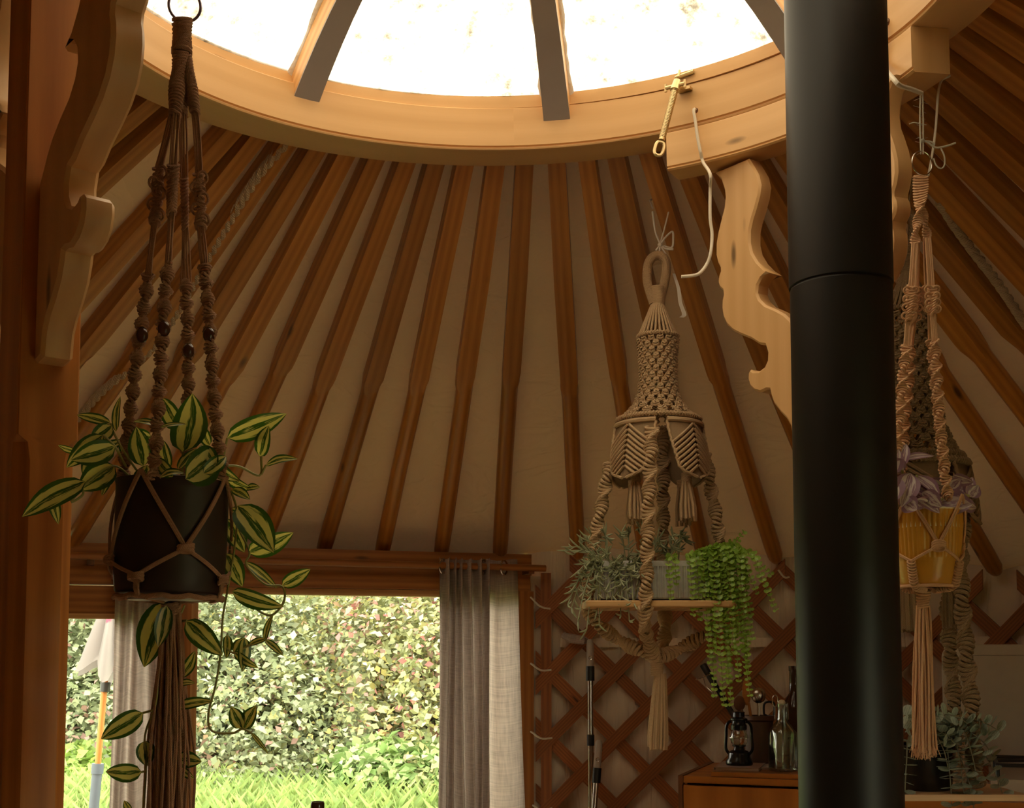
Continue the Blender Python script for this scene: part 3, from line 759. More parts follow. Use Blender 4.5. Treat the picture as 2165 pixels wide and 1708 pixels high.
# pot
PC = l(357, 1258); RP = .0585; tilt = V((.018, 0, 1)).normalized(); tx = V((1, 0, -.018)).normalized(); ty = V((0, 1, 0))
HP = (l(357, 1020).z-PC.z)
def potp(r, a, z): return PC+tx*(r*math.sin(a))-ty*(r*math.cos(a))+tilt*z     # a = 0 faces the camera
ph = thing('potted_philodendron', 'trailing cream-striped philodendron in dark glazed pot hanging at left', 'potted plant', PC)
g = G(); g.lathe([(.001, .0), (RP*.90, .0), (RP*.95, .003), (RP*.985, .02), (RP, HP-.006), (RP+.001, HP), (RP-.003, HP+.001), (RP-.004, HP-.02), (.001, HP-.02)], potp, 64); part('pot', g, POTDARK, ph, smooth=50)
g = G(); g.lathe([(.001, HP-.016), (RP*.6, HP-.012), (RP-.005, HP-.017)], potp, 32); part('soil', g, SOIL, ph)
# net of the hanger round the pot
def pz(py): return (l(357, py)-PC).z
R1 = RP+.0032; q_ = {}
def netcord(g, a0, z0, a1, z1, n=2, r=.0017, sp=.0022):
    for k in range(n):
        o = (k-(n-1)/2)*sp
        g.tube([potp(R1+.0006*math.sin(PI*i/8), rad(a0+(a1-a0)*i/8)+o/R1, z0+(z1-z0)*i/8) for i in range(9)], r, 6)
def netknot(g, a, z):
    for k in range(3):
        c = potp(R1+.0015, rad(a), z+(k-1)*.0026); e = potp(R1, rad(a)+.1, z)-potp(R1, rad(a), z); e = e.normalized(); f = (potp(R1+.01, rad(a), z)-potp(R1, rad(a), z)).normalized()
        g.tube([c+e*.0075*math.cos(w)+f*.0034*math.sin(w)+UP*.0016*math.sin(w+k) for w in [2*PI*i/14 for i in range(14)]], .0021, 6, closed=True)
g = G()
ang = [-106, -16, 164, 74]; zr = pz(1010); order = [-16, 74, 164, 254]
for a in order:
    for d in (-1, 1): netcord(g, a, zr, a+d*45, pz(1166 if a+d*45 < 100 and a+d*45 > 0 else 1190))
    netknot(g, a+45, pz(1167 if a == -16 else 1190))
    z1 = pz(1167 if a == -16 else 1190)
    for d in (-1, 1): netcord(g, a+45, z1, a+45+d*45, pz(1224))
    netknot(g, a, pz(1226))
    for k in (-1, 0, 1):
        g.tube([potp(R1, rad(a)+k*.03, pz(1228)), potp(R1, rad(a)+k*.03, pz(1250)), potp(R1*.96, rad(a)+k*.02, pz(1262)), potp(R1*.7, rad(a), pz(1268)), potp(.010, rad(a), pz(1274))], .0017, 6)
g.tube([potp(R1*.90, 2*PI*k/40, pz(1264)+.0012*math.sin(k*1.9)) for k in range(40)], .0028, 7, closed=True)
part('rope_net', g, BROWNROPE, hl)
g = G(); g.lathe([(.002, -.006), (.030, -.0068), (.042, -.0062), (.042, -.004), (.002, -.003)], potp, 24); part('saucer', g, ZINC, hl, 'small metal saucer under the pot')
g = G(); tp = l(361, 1276); sinnet(g, [tp, l(363, 1300)], .003, .0095, .008, .002, 20)
rs = random.Random(3)
for k in range(46):
    an = 2.4*k; rr = math.sqrt((k+.5)/46); o = V((math.cos(an)*rr, math.sin(an)*rr, 0)); ph_ = rs.uniform(0, 6)
    pts = [l(363+(352-363)*t, 1296+(1760-1296)*t)+o*(.009+.016*min(1, t*1.6))*(1+.06*math.sin(6*t+ph_))+V((.002*math.sin(5*t+ph_), 0, 0)) for t in [i/9 for i in range(10)]]
    g.tube(pts, .0016, 5)
part('tassel', g, BROWNROPE, hl)
# leaves: base, tip (photo pixels), width px, depth of base and tip, roll, bend
def blade(base, tip, w, roll=0.0, bend=.12, cup=.18, nu=7, nv=10, shape=1.0):
    base, tip = V(base), V(tip); d = tip-base; L = d.length; d.normalize()
    view = V((0, -1, -.1)); s = d.cross(view); s = s.normalized() if s.length > .05 else V((1, 0, 0)); n = s.cross(d).normalized()
    s, n = s*math.cos(roll)+n*math.sin(roll), n*math.cos(roll)-s*math.sin(roll)
    rows = []; us = []
    for i in range(nv+1):
        t = i/nv; prof = max(0, (1-t)**(.85*shape)*(t+.02)**.62)*2.65
        hw = w/2*min(1.0, prof) if 0 < i < nv else w*.012
        c = base+d*(L*t)+n*(bend*L*math.sin(PI*t))
        r = []; u = []
        for j in range(nu):
            x = j/(nu-1)*2-1; r.append(c+s*(hw*x)-n*(cup*hw*(1-abs(x)**1.3))+n*.004*math.sin(7*t+x)*0); u.append(((x+1)/2, t))
        rows.append(r); us.append(u)
    q = G(); q.sheet(rows, us); return q
LV = [(480, 925, 605, 875, 50, 0, .01, -.3, .1), (548, 964, 568, 900, 40, .01, -.01, .3, .08), (562, 983, 629, 970, 24, .01, 0, .6, .2), (386, 955, 406, 832, 84, -.055, -.05, .25, -.1), (378, 905, 343, 842, 52, .02, .03, .4, .1),
      (338, 903, 394, 897, 17, -.062, -.06, .9, .1), (282, 890, 348, 906, 20, .0, -.02, .8, .12), (245, 912, 254, 838, 24, -.02, -.01, .5, .1), (233, 895, 162, 877, 26, -.02, -.01, -.5, .08), (236, 900, 190, 938, 38, -.03, -.04, .2, .15),
      (218, 920, 140, 988, 44, -.04, -.05, .1, .14), (243, 945, 150, 972, 52, -.055, -.065, .25, .16), (163, 955, 122, 941, 17, -.01, 0, .5, .1), (242, 985, 166, 1036, 60, -.03, -.04, .0, .12), (231, 990, 215, 1048, 22, -.02, -.02, .6, .05),
      (180, 1018, 46, 1092, 54, -.045, -.055, -.2, .16), (104, 1042, 123, 1108, 26, -.04, -.04, .5, .2), (392, 1012, 455, 955, 78, -.066, -.02, -.75, .2), (420, 945, 508, 1018, 40, -.02, 0, -.3, .3), (376, 992, 416, 948, 26, -.062, -.05, .5, .1),
      (338, 1008, 390, 1000, 22, -.066, -.062, .7, .25), (296, 1024, 311, 983, 44, -.035, -.03, .2, .0), (302, 985, 288, 902, 50, -.02, -.03, -.3, .1), (355, 992, 344, 930, 38, -.05, -.05, .4, .1), (442, 942, 424, 898, 30, .0, .0, .3, .1),
      (474, 1002, 534, 1034, 36, .01, 0, -.7, .15), (490, 1034, 528, 1056, 26, 0, 0, .6, .2), (520, 1032, 549, 1030, 18, 0, 0, .5, .2), (503, 1068, 578, 1168, 72, -.01, -.02, .5, .14), (524, 1168, 620, 1126, 52, .0, 0, -.5, .1),
      (487, 1076, 522, 1096, 26, .01, .01, .4, .2), (478, 1098, 516, 1168, 50, .02, .02, .5, .1), (478, 1170, 512, 1240, 44, .01, .01, .3, .12), (490, 1250, 599, 1283, 42, -.01, -.01, -.3, .12), (596, 1238, 656, 1203, 34, .01, .01, -.2, .1),
      (518, 1188, 586, 1244, 22, .01, .01, .6, .1), (350, 1272, 304, 1410, 74, .0, .01, -.15, .12), (352, 1280, 334, 1368, 36, -.02, -.02, .4, .1), (393, 1312, 470, 1386, 50, 0, 0, .2, .16), (480, 1342, 478, 1392, 24, .01, .01, .7, .1),
      (493, 1378, 546, 1412, 24, 0, 0, -.4, .1), (495, 1380, 517, 1348, 28, 0, .01, .2, .1), (517, 1348, 512, 1420, 34, 0, .0, .8, .05), (558, 1356, 577, 1298, 16, 0, 0, .3, .15), (526, 1363, 564, 1350, 16, 0, 0, .5, .15), (560, 1352, 598, 1386, 18, 0, 0, .6, .1),
      (380, 1432, 412, 1376, 30, .0, 0, .35, -.15), (376, 1446, 412, 1444, 18, 0, 0, .7, .2), (372, 1494, 452, 1482, 26, 0, 0, .5, .14), (302, 1507, 213, 1562, 48, -.01, -.02, .1, .13), (511, 1540, 488, 1494, 34, 0, 0, -.3, .1), (514, 1541, 541, 1492, 36, 0, 0, .35, .1),
      (530, 1548, 567, 1594, 11, 0, 0, .4, .1), (306, 1566, 310, 1620, 40, -.01, -.01, .3, .12), (299, 1632, 223, 1631, 42, -.01, -.01, .15, .12), (373, 1603, 426, 1610, 36, 0, 0, .3, .1), (377, 1620, 410, 1646, 22, 0, 0, -.3, .12), (276, 1716, 262, 1692, 20, 0, 0, .3, .1),
      (420, 900, 380, 860, 36, .03, .04, .3, .1), (320, 925, 268, 918, 40, .02, .02, .4, .15), (455, 985, 424, 940, 34, -.045, -.03, -.4, .15), (200, 965, 175, 1005, 34, -.02, -.03, .3, .1), (262, 960, 276, 905, 34, .01, .02, .2, .1),
      (215, 955, 262, 930, 30, .0, .01, .5, .1), (430, 1000, 478, 965, 34, -.05, -.03, -.3, .2), (365, 1008, 332, 968, 32, -.062, -.055, .3, .15)]
for bx, by, tx_, ty_, w, d0, d1, ro, be in LV:
    part('leaf', blade(l(bx, by, d0), l(tx_, ty_, d1), w*1.0*mL, ro, be*.8), PHILO, ph, smooth=80)
SV = [[(480, 1020, 0), (500, 1080, 0), (495, 1160, .01), (480, 1250, 0), (470, 1310, 0), (466, 1380, 0), (455, 1450, 0), (440, 1510, 0), (448, 1545, 0), (490, 1550, 0), (512, 1541, 0), (532, 1550, 0)],
      [(345, 1270, .03), (346, 1350, .0), (335, 1430, -.01), (328, 1490, -.015), (306, 1555, -.01), (308, 1630, -.01), (302, 1710, -.01)], [(328, 1500, -.015), (302, 1507, -.01)], [(308, 1630, -.01), (299, 1632, -.01)],
      [(505, 1120, 0), (527, 1167, 0), (520, 1195, 0), (560, 1235, 0), (596, 1240, 0), (600, 1270, 0), (575, 1300, 0), (545, 1290, 0), (538, 1272, 0)], [(390, 1280, .02), (378, 1310, .01), (395, 1312, 0)], [(380, 1300, .01), (382, 1440, 0), (374, 1500, 0), (376, 1610, 0)],
      [(478, 1370, 0), (495, 1380, 0), (525, 1365, 0), (558, 1354, 0), (568, 1330, 0)], [(440, 990, -.02), (500, 985, 0), (548, 1005, .01), (552, 965, .01)], [(552, 1003, .01), (562, 983, .01)], [(300, 1010, 0), (265, 960, -.02), (240, 915, -.02), (233, 895, -.02)],
      [(280, 1012, -.01), (240, 985, -.03), (190, 1015, -.04), (150, 1060, -.045), (175, 1045, -.04), (168, 1020, -.04)], [(470, 975, 0), (480, 926, 0)], [(265, 985, -.03), (243, 945, -.05), (218, 920, -.04)], [(385, 1005, -.05), (386, 955, -.055)], [(150, 1030, -.045), (112, 1030, -.045), (104, 1042, -.04)]]
for S in SV:
    g = G(); g.tube(spline([l(*p) for p in S], 6), .0013, 6); part('stem', g, STEM, ph)

# ================================================================== CENTRE HANGER (tied to a roof pole)
def sleeve(g, cpt, prof, rows, cols, rc, phase=0):
    """alternating square knots on a surface of revolution; prof(t) -> (r, z)"""
    def S(a, t, o=0): r, z = prof(t); return cpt+V(((r+o)*math.sin(a), -(r+o)*math.cos(a), z))
    for i in range(rows):
        t = (i+.5)/rows; dt = 1/rows
        for j in range(cols):
            a = 2*PI*(j+(i % 2)*.5)/cols+phase; w = PI/cols
            # wrap of the knot
            g.tube([S(a-w*.62, t+.12*dt, rc*.2), S(a-w*.5, t-.22*dt, rc*1.0), S(a, t-.05*dt, rc*1.9), S(a+w*.5, t-.25*dt, rc*1.0), S(a+w*.62, t+.12*dt, rc*.2)], rc, 5)
            g.tube([S(a-w*.5, t+.18*dt, rc*.6), S(a, t+.34*dt, rc*1.7), S(a+w*.5, t+.18*dt, rc*.6)], rc, 5)
            if i < rows-1:
                for d in (-1, 1):
                    g.tube([S(a+d*w*.3, t+.3*dt, 0), S(a+d*w*.75, t+.75*dt, rc*.3)], rc, 4, caps=False)
                    g.tube([S(a+d*w*.55, t+.15*dt, -rc*.6), S(a+d*w, t+.62*dt, 0)], rc, 4, caps=False)
def wrapcyl(g, p0, p1, r0, r1, rc, n):
    p0, p1 = V(p0), V(p1); d = p1-p0
    g.tube([p0+d*(i/(n*10))+V((math.cos(2*PI*i/10), math.sin(2*PI*i/10), 0))*(r0+(r1-r0)*i/(n*10)) for i in range(n*10+1)], rc, 5)
    g.tube([p0, p1], [r0*.98, r1*.98], 12)
def panel(g, cpt, a0, R0, z0, h, wmax, rc):
    """leaf shaped flap of diagonal cords hanging from the hoop"""
    def S(a, v, o=0):
        r = R0+.022*v-.012*max(0, v-.6); return cpt+V(((r+o)*math.sin(a0+a), -(r+o)*math.cos(a0+a), z0-h*v))
    def W(v): return wmax*(1-.40*v**1.2)*(1 if v < .82 else max(.0, 1-((v-.82)/.19)**2.2))
    rows = [[S(W(i/14)*(j/6*2-1), i/14, -.001) for j in range(7)] for i in range(15)]
    g.sheet(rows); g.sheet([[p-V((math.sin(a0), -math.cos(a0), 0))*.004 for p in r] for r in rows])
    N = 9
    for k in range(N):
        v0 = .03+k*.095
        for d in (-1, 1):
            pts = []
            for i in range(9):
                f = i/8; v = v0+f*.42; 
                if v > .985: break
                a = d*f*wmax*.95
                if abs(a) > W(v): a = d*W(v); pts.append(S(a, v, rc*.8)); break
                pts.append(S(a+d*.02, v, rc*.8))
            if len(pts) > 1: g.tube(pts, rc, 6)
    ed = []
    for d in (-1, 1):
        pts = [S(d*W(i/22)+d*.012*math.sin(i*2.6), i/22, rc*.6+.0012*math.cos(i*2.6)) for i in range(23)]; g.tube(pts, rc*1.05, 6)
def tassel(g, top, n, L, r0, r1, rc, neck=.02, tail=.01, lean=V((0, 0, 0)), seed=1):
    rs = random.Random(seed); top = V(top); wrapcyl(g, top, top+V((0, 0, -neck))+lean*neck, r0*.9, r0, rc*.55, 6)
    for k in range(n):
        an = 2.4*k; rr = math.sqrt((k+.5)/n); o = V((math.cos(an)*rr, math.sin(an)*rr, 0)); Lk = L+rs.uniform(-tail, tail); w = rs.uniform(0, 6)
        g.tube([top+V((0, 0, -neck*.8-(Lk-neck)*t))+lean*(neck+(Lk-neck)*t)+o*(r0*.8+(r1-r0*.8)*min(1, t*1.5)**.8)+V((math.sin(w+4*t), math.cos(w+3*t), 0))*.0012*t for t in [i/6 for i in range(7)]], rc, 6)
YC = 2.85; mC = mpp(YC)
def c_(px, py, dy=0.0): return at(px, py, YC+dy)
ax0 = c_(1390, 700); AX = V((ax0.x, YC, 0))
def cz(py): return at(1390, py, YC).z
hc = thing('macrame_hanger', 'tan macrame shelf hanger with net sleeve and leaf flaps in the centre', 'plant hanger', (ax0.x, YC, cz(640)))
g = G(); lo = spline([c_(1381, 640), c_(1369, 600), c_(1368, 565), c_(1377, 546), c_(1390, 540), c_(1403, 546), c_(1409, 565), c_(1404, 600), c_(1394, 640)], 8)
g.tube(lo, .0095, 9)
for p, q in zip(lo[::1], lo[1::1]):
    t = (q-p).normalized(); e = t.orthogonal().normalized(); f = t.cross(e)
    for s in (0, .5): g.tube([p.lerp(q, s)+(e*math.cos(a)+f*math.sin(a))*.0098 for a in [2*PI*k/9 for k in range(9)]], .0016, 4, closed=True)
part('hanging_loop', g, TANROPE, hc)
g = G(); wrapcyl(g, c_(1390, 606), c_(1391, 648), .0165, .0148, .0021, 14); part('loop_wrapping', g, TANROPE, hc)
g = G()
for k in range(26):
    a = 2*PI*k/26; r0, r1 = .014, .044; g.tube([V((ax0.x, YC, cz(645)))+V((math.sin(a)*r0, -math.cos(a)*r0, 0)), V((ax0.x, YC, cz(709)))+V((math.sin(a)*r1, -math.cos(a)*r1, 0))], .0029, 6)
part('fan_of_cords', g, TANROPE, hc)
def hoop(g, z, r, rc, wr, cx=None, tilt=0.0):
    c0 = cx or V((ax0.x, YC, z)); P = [c0+V((r*math.sin(a), -r*math.cos(a), 0)) for a in [2*PI*k/60 for k in range(60)]]
    g.tube(P, rc, 7, closed=True)
    m = wr; pts = []
    for i in range(m*6):
        a = 2*PI*i/(m*6); b = 2*PI*i/6; pts.append(c0+V(((r+rc*1.1*math.cos(b))*math.sin(a), -(r+rc*1.1*math.cos(b))*math.cos(a), rc*1.1*math.sin(b))))
    g.tube(pts, rc*.42, 4, closed=True)
g = G(); hoop(g, cz(712), .0462, .0042, 44); part('small_hoop', g, TANROPE, hc)
PT = [(0, .0455), (.25, .0405), (.5, .0395), (.68, .043), (.82, .054), (.93, .071), (1, .086)]
g = G(); z_a, z_b = cz(716), cz(884)
sleeve(g, V((ax0.x, YC, 0)), lambda t: (lerpt(max(0, min(1, t)), PT), z_a+(z_b-z_a)*t), 13, 14, .0027); part('net_sleeve', g, TANROPE, hc)
g = G(); hoop(g, cz(889), .096, .0048, 80); part('large_hoop', g, TANROPE, hc)
for k in range(4):
    g = G(); a = rad(45+90*k-3); RH = .101
    g.tube([V((ax0.x, YC, cz(902)))+V((RH*math.sin(a+s), -RH*math.cos(a+s), .0)) for s in [(-.66+1.32*i/12) for i in range(13)]], .0056, 7)
    panel(g, V((ax0.x, YC, 0)), a, .100, cz(905), (cz(905)-cz(1020)), .66, .0034); part('leaf_flap', g, TANROPE, hc)
    g = G(); tassel(g, V((ax0.x, YC, cz(1008)))+V((.082*math.sin(a), -.082*math.cos(a), 0)), 13, .108, .011, .021, .0036, .02, .008, V((.05 if math.sin(a) > 0 else .05, 0, 0)), k); part('tassel', g, TANROPE, hc)
zb = cz(1271); ends = [(1366, -.10), (1531, .0), (1404, .10), (1243, .0)]
ropes = [[(1378, 905, -.099), (1375, 960, -.108), (1370, 1080, -.108), (1367, 1200, -.106), (1364, 1285, -.103)],
         [(1492, 965, .0), (1502, 1030, .0), (1513, 1090, .0), (1526, 1180, .0), (1534, 1290, .0)],
         [(1402, 915, .095), (1402, 1000, .10), (1402, 1140, .10), (1404, 1285, .10)],
         [(1288, 985, .0), (1277, 1040, .0), (1262, 1120, .0), (1248, 1200, .0), (1243, 1290, .0)]]
under = [[(1364, 1285, -.103), (1362, 1320, -.08), (1370, 1355, -.03), (1383, 1388, -.008)], [(1534, 1290, .0), (1500, 1335, .0), (1440, 1370, .0), (1398, 1388, 0)],
         [(1404, 1285, .10), (1406, 1330, .06), (1398, 1388, .01)], [(1243, 1290, 0), (1262, 1318, 0), (1320, 1360, 0), (1382, 1388, 0)]]
for k in range(4):
    g = G(); sinnet(g, spline([c_(*p) for p in ropes[k]]), .0078, .0142, .0078, .0040, 30, 12, 6, ph=k); part('knotted_rope', g, TANROPE, hc)
    g = G(); sinnet(g, spline([c_(*p) for p in under[k]]), .0095, .0145, .0085, .0045, 26, 12, 6, ph=k); part('lower_rope', g, TANROPE, hc)
# board with rounded corners and notches
g = G(); w2, d2 = 156*mC, .105; cr = .02; out = []
for sx, sy, a0 in ((1, -1, -90), (1, 1, 0), (-1, 1, 90), (-1, -1, 180)):
    for k in range(5): a = rad(a0+22.5*k); out.append((sx*(w2-cr)+cr*math.cos(a), sy*(d2-cr)+cr*math.sin(a)))
bc = V((c_(1386, 1271).x, YC, cz(1288))); g.prism(out, bc, V((1, 0, 0)), V((0, 1, 0)), V((0, 0, 1)), .0165, .003); part('shelf_board', g, BOARDW, hc)
g = G(); wrapcyl(g, c_(1389, 1384), c_(1388, 1428), .014, .0125, .0024, 12); part('rope_wrapping', g, TANROPE, hc)
g = G()
for k in range(34):
    an = 2.4*k; rr = math.sqrt((k+.5)/34); o = V((math.cos(an)*rr, math.sin(an)*rr, 0)); e = cz(1583)+rnd(-.004, .006)
    g.tube([V((ax0.x-.001*i, YC, cz(1424)+(e-cz(1424))*i/8))+o*(.0115+.0125*min(1, (i/8)*1.15)**.8-(.002 if i == 8 else 0)) for i in range(9)], .0033, 6)
part('tassel', g, TANROPE, hc, 'long tan tassel below the board')
# strings that tie it to the pole
g = G(); kn = c_(1395, 518); g.tube(spline([c_(1391, 542), kn, c_(1385, 490), c_(1379, 447)+V((0, .0, 0))]), .0024, 6); g.tube(spline([c_(1393, 545), kn, c_(1404, 485), c_(1415, 440)]), .002, 6)
g.tube(spline([kn, c_(1408, 500), c_(1421, 490), c_(1423, 505), c_(1420, 523), kn+V((.008, -.004, -.004))]), .0026, 6); g.tube(spline([kn, c_(1408, 526), c_(1423, 527)]), .0028, 6); g.tube([kn, c_(1386, 530)], .0025, 6); g.tube([kn, c_(1412, 545)], .002, 6); g.ball(kn, .006)
part('tied_string', g, RIBBON, hc, 'pale string bow')
pc_ = V((c_(1397, 443).x, 0, 0))
g = G(); hT = c_(1398, 440); g.tube([hT+V((-.021, 0, .0)), hT+V((-.024, .03, .03)), hT+V((.0, .05, .05)), hT+V((.024, .03, .03)), hT+V((.02, 0, .0))], .0022, 6); part('pole_loop', g, RIBBON, hc)
rb = [c_(1424, 578, .02), c_(1434, 610, .0), c_(1438, 640, .0), c_(1446, 664, 0), c_(1440, 671, 0)]
q = G(); e = V((1, .15, 0)); P = spline(rb); q.sheet([[p-e*(.0035+.0025*i/len(P)), p+e*(.0035+.0025*i/len(P))] for i, p in enumerate(P)])
part('ribbon_tail', q, RIBBON, hc, 'white ribbon tail')
# trough
TZ = cz(1270)+.0015; tz1 = cz(1190); tl0, tl1 = c_(1262, 1230).x, c_(1518, 1230).x; tcx, tw, td, th_ = (tl0+tl1)/2, tl1-tl0, .13, tz1-TZ
tr = thing('zinc_trough', 'grey corrugated zinc trough on the hanging board', 'planter', (tcx, YC, TZ))
g = G(); per = []
nx, ny = 26, 12
def corr(n, amp): return [amp if (i % 4) in (1, 2) else 0 for i in range(n*4+1)]
cx_ = corr(nx, .0032); cy_ = corr(ny, .0032)
for i, o in enumerate(cx_): per.append((-tw/2+tw*i/(nx*4), -td/2-o))
for i, o in enumerate(cy_[1:]): per.append((tw/2+o, -td/2+td*(i+1)/(ny*4)))
for i, o in enumerate(cx_[1:]): per.append((tw/2-tw*(i+1)/(nx*4), td/2+o))
for i, o in enumerate(cy_[1:-1]): per.append((-tw/2-o, td/2-td*(i+1)/(ny*4)))
g.sheet([[V((tcx+x, YC+y, TZ+z)) for x, y in per+[per[0]]] for z in (0.003, th_-.012)]); 
part('corrugated_side', g, ZINC, tr, smooth=25)
g = G(); g.box((tcx, YC, TZ+.002), (tw-.002, td-.002, .004))
for sx, sy, lx, ly in ((0, -td/2, tw+.008, .007), (0, td/2, tw+.008, .007), (-tw/2, 0, .007, td), (tw/2, 0, .007, td)):
    g.box((tcx+sx, YC+sy, TZ+th_-.006), (lx, ly, .0125)); 
part('rim', g, ZINC, tr)
g = G(); g.box((tcx, YC, TZ+th_*.8), (tw-.008, td-.008, .01)); part('soil', g, SOIL, tr)
# needle-leaved trailing plant, left half
npz = TZ+th_*.85
pn = thing('needle_leaved_plant', 'sage green plant with thin forked needle leaves spilling over the trough', 'plant', (c_(1310, 1190).x, YC, npz))
rs = random.Random(11)
def bez(p0, p1, p2, n=10): return [p0*((1-t)**2)+p1*(2*t*(1-t))+p2*(t*t) for t in [i/n for i in range(n+1)]]
tips = [(1205, 1162), (1212, 1172), (1228, 1150), (1250, 1140), (1280, 1136), (1310, 1132), (1330, 1130), (1350, 1122), (1362, 1138), (1420, 1138), (1440, 1132), (1448, 1145), (1395, 1150), (1222, 1210), (1216, 1242), (1208, 1285), (1200, 1278), (1232, 1268), (1222, 1310), (1240, 1330), (1262, 1290), (1285, 1255), (1300, 1240), (1315, 1262), (1330, 1230), (1345, 1250), (1352, 1215), (1270, 1215), (1292, 1275), (1312, 1300), (1330, 1312), (1258, 1240), (1300, 1205), (1320, 1190), (1280, 1180), (1345, 1180), (1360, 1170), (1250, 1185), (1308, 1222), (1338, 1270), (1266, 1320), (1336, 1205), (1400, 1165), (1425, 1160), (1355, 1268)]
for k, (tx0, ty0) in enumerate(tips):
    front = ty0 > 1190; dy = -.085+rs.uniform(-.02, .01) if front else rs.uniform(-.08, .03)
    b = V((c_(min(1440, max(1270, tx0+rs.uniform(-25, 25))), 1190).x, YC+max(-.055, min(.05, dy+rs.uniform(-.02, .05))), npz)); tp = c_(tx0, ty0, dy)
    mid = (b+tp)/2; mid.z = max(b.z, tp.z)+.03; 
    if front: mid.y = YC-.075
    P = bez(b, mid, tp, 12); q = G(); q.tube(P, .0013, 5)
    for i in range(3, 13):
        for s in range(1 + (i % 3 == 0)):
            d = (P[i]-P[i-1]).normalized(); o = V((rs.uniform(-1, 1), rs.uniform(-1, .4), rs.uniform(-.6, .8))).normalized(); L = rs.uniform(.016, .03)
            a = P[i]; m_ = a+(d*.6+o*.7)*L*.55; e = m_+(d*.2+o*.9+V((0, 0, .25)))*L*.5
            q.tube(bez(a, m_, e, 4), [.0014, .0021, .0021, .0016, .0004], 5)
    part('sprig', q, NEEDLE, pn)
# button-leaf vine, right half
pbv = thing('button_leaf_vine', 'bright green button-leaf vine cascading from right of the trough', 'plant', (c_(1500, 1190).x, YC, npz))
q = G(); rows = [[V((0, 0, 0))]*9]
for rr in (.5, .85, 1.0): rows.append([V((math.cos(2*PI*k/8)*rr, 1+math.sin(2*PI*k/8)*rr, .22*rr*rr)) for k in range(9)])
rows[0] = [V((0, 1, 0))]*9; q.sheet(rows, [[((p.x+1)/2, p.y/2) for p in r] for r in rows]); BUT = q.mesh('button_leaf', BUTTON, smooth=80)
vines = [((1410, 1188), (1418, 1265)), ((1425, 1185), (1430, 1235)), ((1455, 1180), (1465, 1300)), ((1470, 1180), (1478, 1310)), ((1478, 1175), (1500, 1400)), ((1490, 1170), (1510, 1470)), ((1500, 1170), (1530, 1490)), ((1508, 1165), (1540, 1440)), ((1515, 1165), (1545, 1490)), ((1520, 1165), (1535, 1360)),
         ((1528, 1165), (1562, 1440)), ((1540, 1165), (1578, 1400)), ((1550, 1170), (1588, 1300)), ((1560, 1175), (1582, 1420)), ((1545, 1165), (1600, 1255)), ((1512, 1165), (1560, 1330)), ((1495, 1168), (1520, 1300)), ((1530, 1160), (1572, 1124)), ((1570, 1180), (1640, 1290)), ((1570, 1175), (1630, 1215)), ((1505, 1168), (1515, 1380)), ((1535, 1165), (1550, 1380)), ((1555, 1172), (1575, 1340)), ((1480, 1172), (1492, 1250)), ((1525, 1170), (1585, 1470)), ((1488, 1172), (1505, 1330)), ((1545, 1168), (1590, 1350))]
mats = []; extra = G()
for k, (b, e) in enumerate(vines):
    up = e[1] < b[1]+60 and e[0] > 1560
    dy = rs.uniform(-.095, -.07) if not up else rs.uniform(-.03, .03)
    p0 = V((c_(b[0], 1185).x, YC+rs.uniform(-.05, .03), npz)); 
    if p0.x > tl1-.012: p0.x = tl1-.012-rs.uniform(0, .03)
    p1 = c_(b[0]+ (e[0]-b[0])*.15, b[1]-10, dy); p2 = c_(b[0]+(e[0]-b[0])*.55, b[1]+(e[1]-b[1])*.35, dy-.01); p3 = c_(e[0], e[1], dy)
    P = resample(spline([p0, p1, p2, p3], 8), .0125); q = G(); q.tube(P, .0009, 5); part('stem', q, STEM, pbv)
    for i in range(1, len(P)):
        d = (P[i]-P[i-1]).normalized()
        for s in (-1, 1):
            sd = (d.cross(V((0, -1, 0)))*s+V((0, -rs.uniform(.1, 1.0), rs.uniform(-.3, .3)))).normalized(); ft = 1-.45*i/len(P)
            r_ = rs.uniform(.0062, .0088)*ft; yv = sd; zv = (V((0, -.9, .55))+V((rs.uniform(-.5, .5), rs.uniform(-.5, .3), rs.uniform(-.3, .3)))); zv = (zv-yv*zv.dot(yv)).normalized(); xv = yv.cross(zv)
            M_ = Matrix(((xv.x*r_, yv.x*r_, zv.x*r_, P[i].x), (xv.y*r_, yv.y*r_, zv.y*r_, P[i].y), (xv.z*r_, yv.z*r_, zv.z*r_, P[i].z), (0, 0, 0, 1)))
            mats.append((r_*(1 if P[i].y < YC-.06 else .8), M_))
mats.sort(key=lambda t: -t[0]); copies('leaf', BUT, [m for _, m in mats[:290]], pbv)
rest = G(); pr = [V(v.co) for v in BUT.vertices]; pf = [tuple(p.vertices) for p in BUT.polygons]
uvl = BUT.uv_layers[0].data; puv = [[tuple(uvl[li].uv) for li in p.loop_indices] for p in BUT.polygons]
for _, m in mats[290:]: rest.add([m @ v for v in pr], pf, puv)
if len(mats) > 290: part('leaves', rest, BUTTON, pbv, kind='stuff', smooth=80)

